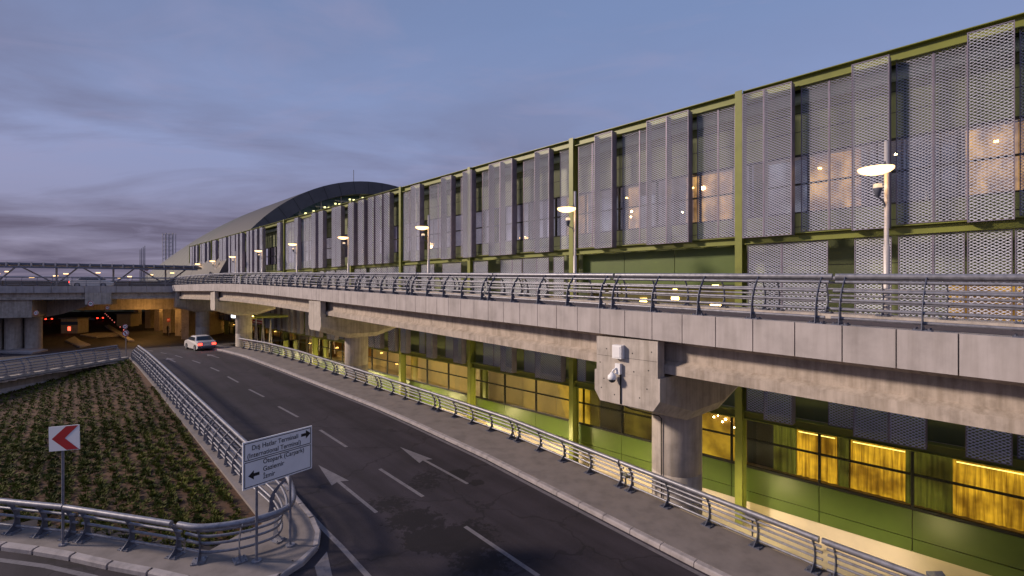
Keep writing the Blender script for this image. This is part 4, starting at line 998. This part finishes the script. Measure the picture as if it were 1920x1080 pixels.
# direction sign
p1, p2 = at(481, 1052), at(544, 1022)
ds = thing('direction_sign', 'white two-panel direction sign with black lettering and arrows on two poles', 'direction sign', p1)
Y1 = p1.y-.07; Y2 = p2.y-.07
def lerpY(x): return Y1+(Y2-Y1)*(x-484)/(547-484)
YL, YR = lerpY(455), lerpY(585)
for q, x in ((p1, 484), (p2, 547)):
    m = MB(); top = -(835-538)/900*q.y; m.tube([tuple(q-p1), (q.x-p1.x, q.y-p1.y, top-p1.z)], .034, 10); m.lathe(tuple(q-p1), [(0, .03), (.12, .03), (.12, 0)], 10, False); m.build('pole', M['steel'], ds)
TL = ray(455, 831, YL); TR = ray(585, 798, YR); BL = ray(455, 921, YL)
BL = Vector((TL.x, TL.y, BL.z)); TR.z = TR.z
f = panel_frame(TL, TR, BL)
o = MB().prism([f(0, 0), f(1, 0), f(1, 1), f(0, 1)], Vector(f(0, 0, -.03))-Vector(f(0, 0))).build('plate', M['signwhite'], ds); o.location = -p1
def frame(m, u0, u1, v0, v1, tu, tvv):
    for a, b, c, d in ((u0, u1, v0, v0+tvv), (u0, u1, v1-tvv, v1), (u0, u0+tu, v0+tvv, v1-tvv), (u1-tu, u1, v0+tvv, v1-tvv)): m.poly([f(a, c, .003), f(b, c, .003), f(b, d, .003), f(a, d, .003)])
m = MB(); frame(m, .02, .98, .03, .405, .010, .016); frame(m, .02, .98, .43, .97, .010, .016); m.build('border', M['black'], o)
def arr(m, cu, cv, sgn, h=.11):
    k = .075; pts = [(cu+sgn*k, cv), (cu, cv-h*.9), (cu, cv-h*.3), (cu-sgn*.075, cv-h*.3), (cu-sgn*.075, cv+h*.3), (cu, cv+h*.3), (cu, cv+h*.9)]
    m.poly([f(u, v, .004) for u, v in pts])
m = MB(); arr(m, .90, .165, 1); arr(m, .145, .73, -1); m.build('arrow', M['black'], o)
Wd = (TR-TL).length; Hd = (TL-BL).length
def text(s, u, v, hv, wu):                                           # baseline-left at (u, v), height fraction, width fraction
    cu = bpy.data.curves.new('lettering', 'FONT'); cu.body = s; cu.size = 1; cu.offset = .011; tmp = bpy.data.objects.new('tmp', cu); col.objects.link(tmp)
    dg = bpy.context.evaluated_depsgraph_get(); dg.update(); me = bpy.data.meshes.new_from_object(tmp.evaluated_get(dg)); bpy.data.objects.remove(tmp)
    xs = [q.co.x for q in me.vertices]; x0, x1 = min(xs), max(xs)
    for q in me.vertices:
        uu = u+(q.co.x-x0)/(x1-x0)*wu; vv = v-q.co.y/.70*hv; q.co = Vector(f(uu, vv, .005))
    me.materials.clear(); me.materials.append(M['black']); me.name = 'lettering'
    t_ = bpy.data.objects.new('lettering', me); col.objects.link(t_); t_.parent = o
text('Dış Hatlar Terminali', .12, .20, .10, .66); text('(International Terminal)', .06, .355, .10, .76)
text('Otopark (Carpark)', .27, .555, .10, .60); text('Gaziemir', .27, .715, .10, .30); text('İzmir', .27, .875, .10, .165)
# round signs
def round_sign(pos, rad, label, pole=0, ring=True, slash=False, num=None):
    r = thing('round_sign', label, 'road sign', pos)
    def disc(r0, r1, off, mt, n):
        m = MB(); k = 24
        if r0 == 0: m.add([(r1*math.cos(2*math.pi*i/k), off, r1*math.sin(2*math.pi*i/k)) for i in range(k)], [tuple(range(k))])
        else: m.add([(q*math.cos(2*math.pi*i/k), off, q*math.sin(2*math.pi*i/k)) for q in (r0, r1) for i in range(k)], [(i, (i+1) % k, k+(i+1) % k, k+i) for i in range(k)])
        return m.build(n, M[mt], r)
    m = MB(); m.add([(rad*math.cos(2*math.pi*i/24), y, rad*math.sin(2*math.pi*i/24)) for y in (0, .04) for i in range(24)], [tuple(range(24)), tuple(range(47, 23, -1))]+[(i, (i+1) % 24, 24+(i+1) % 24, 24+i) for i in range(24)]); m.build('plate', M['signwhite'], r)
    disc(rad*.76, rad, -.006, 'red', 'ring')
    if slash == 'noentry':
        disc(0, rad*.98, -.008, 'red', 'face'); m = MB(); m.box(-rad*.65, rad*.65, -.02, -.012, -rad*.13, rad*.13); m.build('bar', M['signwhite'], r)
    elif slash:
        m = MB(); m.prism([(-rad*.6, -.01, rad*.45), (-rad*.45, -.01, rad*.6), (rad*.6, -.01, -rad*.45), (rad*.45, -.01, -rad*.6)], (0, -.004, 0)); m.build('slash', M['red'], r)
        m = MB(); m.box(-rad*.12, rad*.12, -.008, -.005, -rad*.45, rad*.35); m.box(-rad*.3, rad*.25, -.0085, -.0055, -rad*.05, rad*.12); m.build('symbol', M['black'], r)
    else:
        m = MB(); m.prism([(-rad*.5, -.01, 0), (-rad*.2, -.01, rad*.3), (-rad*.2, -.01, -rad*.3)], (0, -.004, 0)); m.prism([(rad*.5, -.01, 0), (rad*.2, -.01, rad*.3), (rad*.2, -.01, -rad*.3)], (0, -.004, 0)); m.box(-rad*.06, rad*.06, -.014, -.009, -rad*.4, rad*.4); m.build('symbol', M['black'], r)
    if pole: m = MB(); m.tube([(0, .07, rad*.5), (0, .07, -pole)], .035, 8); m.build('pole', M['steel'], r)
    return r
q = at(237, 668); rsY = q.y+1.2
round_sign(ray(235, 625, rsY), .29, 'round red-ringed sign with a slash on the pole at the back corner of the island', pole=2.2, slash=True)
round_sign(ray(234, 612.5, rsY), .22, 'smaller round red-ringed sign above the slashed one at the island corner', pole=.0)
round_sign(ray(170, 569.5, 56), .34, 'bright round restriction sign on the flyover pier cap', slash=False)
round_sign(ray(67, 587, 53), .27, 'dim round restriction sign at the top of the left flyover columns')
round_sign(ray(201, 577, 60), .26, 'round restriction sign under the flyover, right of the brightest one')
round_sign(ray(293, 573, 71.5), .33, 'round restriction sign on the yellow-lit underpass beam')
round_sign(ray(316, 600, 78), .3, 'round red no-entry sign on a pole inside the underpass', pole=2.6, slash='noentry')
round_sign(ray(275, 503, 80), .42, 'round pink-red sign above the flyover railing below the flagpoles', pole=3.0, slash=True)
# big columns at the far left under the flyover
for i, (x, wd) in enumerate(((4, 1.0), (29, .85), (57, .9))):
    Y = 60.5; X = (x-960)/900*Y; m = MB(); m.lathe((X, Y, 0), [(wd, -3.9), (wd, -9)], 28); m.build('column', M['concrete'], fo_)
m = MB(); vs = [ray(-60, 597, 61), ray(72, 597, 61), ray(115, 589, 61), ray(174, 571, 61), ray(174, 562, 61), ray(-60, 562, 61)]
m.prism([tuple(v) for v in vs], (-2, 2.6, 0)); m.build('pier_cap', M['oldconcrete'], fo_, True)
# delineator posts
dl0, dl1 = px(232, 622), px(197, 590)
for i in range(9):
    k = i/8; t = dl0[0]+(dl1[0]-dl0[0])*k; p_ = dl0[1]+(dl1[1]-dl0[1])*k; q = DP(t, p_, gz(t))
    if i == 0:
        dr = thing('delineator_post', 'red and white delineator post nearest the island corner', 'post', q, group='delineator posts'); m = MB(); m.lathe((0, 0, 0), [(.06, 0), (.06, .55), (0, .57)], 8); a = m.build('body', M['red'], dr); m = MB(); m.lathe((0, 0, 0), [(.064, .30), (.064, .42)], 8); b_ = m.build('reflector', emis('reflector_glow', (1, .25, .2), 1.6), dr); kids[dr.name] = [a, b_]  # light thrown back by the reflector band is put in as emission
    else: dup(dr, q, (0, 0, 0), 'red and white delineator post, %s in the row leading into the underpass' % ORD[i], 'delineator posts')
# ------------------------------------------------------------- vehicles
def car(pos, yaw, label, paint, lit=True, name='parked_car'):
    r = thing(name, label, 'car', pos, yaw)                          # local: +x forward, rear at -x
    Lh = 2.1
    side = [(-2.1, .35), (-2.12, .62), (-2.08, .86), (-1.95, .93), (-1.35, .98), (-.95, 1.36), (.15, 1.40), (.55, 1.33), (1.05, .95), (1.75, .86), (2.05, .72), (2.12, .5), (2.08, .3), (1.7, .22), (-1.8, .22)]
    def wdt(z, x): return (.83 if z < .95 else .83-(z-.95)*.5)*(1-.06*max(0, abs(x)-1.5))
    n = len(side); vs = [(x, sgn*wdt(z, x)*k, z) for sgn, k in ((-1, 1.), (-1, .9), (1, .9), (1, 1.)) for x, z in side]
    vs = []
    rings = [(-1, 1.0, 0), (-1, .92, .035), (0, 0, .05), (1, .92, .035), (1, 1.0, 0)]
    for sg, k, up in rings:
        for x, z in side: vs.append((x*(1 if k < 1 else .985), sg*wdt(z, x)*(k if sg else 0), z+(up if z > .8 else 0)*(1 if k < 1 else 0)))
    fs = [(a*n+i, a*n+(i+1) % n, (a+1)*n+(i+1) % n, (a+1)*n+i) for a in range(4) for i in range(n)]+[tuple(range(n))[::-1], tuple(4*n+i for i in range(n))]
    m = MB(); m.add(vs, fs, False); m.build('body', M[paint], r, True)
    m = MB(); m.add([(-1.36, -.66, 1.01), (-1.36, .66, 1.01), (-1.02, .56, 1.37), (-1.02, -.56, 1.37)], [(0, 1, 2, 3)]); m.add([(1.02, -.68, 1.02), (1.02, .68, 1.02), (.62, .58, 1.35), (.62, -.58, 1.35)], [(0, 1, 2, 3)])
    for sg in (-1, 1): m.add([(-1.18, sg*.835, 1.0), (.88, sg*.835, 1.0), (.48, sg*.675, 1.30), (-.85, sg*.675, 1.30)], [(0, 1, 2, 3)])
    for v in range(len(m.v)): m.v[v] = (m.v[v][0]+(-.03 if m.v[v][0] < -.9 and v < 4 else .03 if v < 8 else 0), m.v[v][1], m.v[v][2]+.03)
    m.build('window_glass', M['carglass'], r)
    for x in (-1.3, 1.3):
        for sg in (-1, 1):
            m = MB(); k = 18; m.add([(x+.31*math.cos(2*math.pi*i/k), sg*yy, .31+.31*math.sin(2*math.pi*i/k)) for yy in (.66, .86) for i in range(k)], [(i, (i+1) % k, k+(i+1) % k, k+i) for i in range(k)]+[tuple(range(k)), tuple(range(2*k-1, k-1, -1))]); wo_ = m.build('wheel', M['rubber'], r, True)
            m = MB(); m.add([(x+.18*math.cos(2*math.pi*i/k), sg*.864, .31+.18*math.sin(2*math.pi*i/k)) for i in range(k)], [tuple(range(k))]); m.build('hub_cap', M['steel'], wo_)
    for sg in (-1, 1): m = MB(); m.box(-2.135, -2.08, sg*.60-.16, sg*.60+.16, .62, .80); m.build('tail_light', M['redlight'] if lit else M['red'], r)
    for sg in (-1, 1): m = MB(); m.box(2.08, 2.14, sg*.58-.16, sg*.58+.16, .56, .70); m.build('headlight', M['signwhite'], r)
    m = MB(); m.box(-2.17, -2.05, -.8, .8, .36, .52); m.build('bumper', M['steeldk'], r)
    m = MB(); m.box(-2.145, -2.125, -.25, .25, .60, .71); m.build('number_plate', M['signwhite'], r)
    return r
tca, pca = px(375, 655); cp = DP(tca, pca, gz(tca)); hd = Vector(DP(1, -.12, 0)); yaw = math.atan2(hd.y, hd.x)
car(cp, yaw, 'white saloon car with glowing tail lights driving away on the lower road', 'carpaint', name='driving_car')
for (x, y, lab) in ((82, 603, 'dark car with a bright red tail light at the left under the flyover'), (178, 601, 'dark car with red tail lights far under the middle of the flyover')):
    t, p_ = px(x, y); c0 = car(DP(t, p_, gz(t)), yaw+.35, lab, 'cardark', name='distant_car')
for (u, v, lab) in ((24, 4.5, 'white car on the left flyover behind the railing, nearest the left edge'), (9.5, 5.0, 'white car on the left flyover behind the railing, nearer the ramp')):
    c0 = car(LB(u, v, -.08), math.atan2(-LD.y, -LD.x), lab, 'carpaint', name='flyover_car')
# ------------------------------------------------------------- people
def person(pos, yaw, label, pose='stand'):
    r = bpy.data.meshes.new('person'); bm = bmesh.new()
    J_ = {'pel': (0, 0, .95), 'ch': (.02, 0, 1.25), 'ne': (.03, 0, 1.47), 'hd': (.05, 0, 1.62), 'ht': (.05, 0, 1.74), 'lh': (0, .1, .9), 'lk': (.03, .12, .5), 'la': (0, .12, .08), 'lf': (.16, .13, .04), 'rh': (0, -.1, .9), 'rk': (.08, -.11, .5), 'ra': (-.05, -.11, .08), 'rf': (.11, -.12, .04), 'ls': (.02, .19, 1.41), 'le': (.0, .25, 1.14), 'lw': (.14, .2, .95), 'lp': (.19, .19, .9), 'rs': (.02, -.19, 1.41), 're': (-.02, -.25, 1.14), 'rw': (.16, -.22, 1.0), 'rp': (.23, -.2, 1.0)}
    rad = {'pel': .15, 'ch': .16, 'ne': .06, 'hd': .095, 'ht': .06, 'lh': .09, 'lk': .065, 'la': .045, 'lf': .035, 'ls': .065, 'le': .045, 'lw': .033, 'lp': .035}
    E_ = [('pel', 'ch'), ('ch', 'ne'), ('ne', 'hd'), ('hd', 'ht'), ('pel', 'lh'), ('lh', 'lk'), ('lk', 'la'), ('la', 'lf'), ('pel', 'rh'), ('rh', 'rk'), ('rk', 'ra'), ('ra', 'rf'), ('ch', 'ls'), ('ls', 'le'), ('le', 'lw'), ('lw', 'lp'), ('ch', 'rs'), ('rs', 're'), ('re', 'rw'), ('rw', 'rp')]
    ks = list(J_); r.from_pydata([J_[k] for k in ks], [(ks.index(a), ks.index(b)) for a, b in E_], []); bm.free()
    o = bpy.data.objects.new('person', r); col.objects.link(o); md = o.modifiers.new('s', 'SKIN'); sv = r.skin_vertices[0].data
    for i, k in enumerate(ks):
        q = rad.get(k) or rad.get('l'+k[1:]); sv[i].radius = (q, q)
    sv[0].use_root = True; o.modifiers.new('d', 'SUBSURF').levels = 1
    dg = bpy.context.evaluated_depsgraph_get(); me = bpy.data.meshes.new_from_object(o.evaluated_get(dg)); o.modifiers.clear(); o.data = me; me.materials.clear(); me.materials.append(M['person']); me.materials.append(M['skin'])
    for pl in me.polygons:
        if pl.center.z > 1.5: pl.material_index = 1
    o.location = pos; o.rotation_euler = (0, 0, yaw); tag(o, label, 'person'); return o
t, p_ = px(342, 634); person(DP(t, p_, gz(t)), -2, 'person in dark clothes standing by the pavement end beside the white car')
t, p_ = px(314, 627); person(DP(t, p_, gz(t)), 1, 'person in dark clothes walking by the columns inside the underpass')
# ------------------------------------------------------------- entrance canopy and display by the terminal
ec = thing('entrance_canopy', 'small green entrance canopy with a bright white end light behind the piers', 'canopy')
m = MB(); m.hexa(DP, 62.5, 70, 15.6, 21, -3.75, -3.5); m.build('roof', M['green'], ec)
m = MB(); m.hexa(DP, 69.0, 70.2, 14.9, 15.58, -3.95, -3.45); m.build('light_box', M['whitelight'], ec)
m = MB(); m.hexa(DP, 62.4, 69, 15.5, 15.58, -3.5, -3.42); m.build('edge_light', M['striplight'], ec)
m = MB()
for t in (60, 63, 66): m.tube([DP(t, 17, -8.5), DP(t+.9, 17, -3.8)], .06, 6); m.tube([DP(t+1.6, 17, -8.5), DP(t+.9, 17, -3.8)], .06, 6)
m.build('strut', M['pole'], ec)
sg = thing('display_board', 'dark blue information board with white lines and a red foot on the terminal front', 'sign')
def at_f(x, y, d=21.3):
    r = (x-960)/900; s = d*(.717-.697*r)/(.697+.717*r); Y = .697*d+.717*s; return s, -(y-538)/900*Y
(sa, za), (sb, zb) = at_f(470, 582), at_f(493, 607)
m = MB(); m.hexa(FP, sb, sa, 21.3, 21.36, zb+.4, za-.1); m.build('panel', mat('navy_panel', (.02, .02, .06), .4), sg)
m = MB(); m.hexa(FP, sb, sa, 21.29, 21.36, zb-.1, zb+.39); m.build('foot_strip', M['red'], sg)
m = MB(); m.hexa(FP, sb, sa, 21.31, 21.36, za-.08, za+1.6); m.build('header', M['signwhite'], sg)
m = MB()
for i in range(4): z = za-.45-i*.38; m.hexa(FP, sb+.3, sa-.3-(i % 2)*.8, 21.28, 21.296, z, z+.10)
m.build('text_line', M['signwhite'], sg)
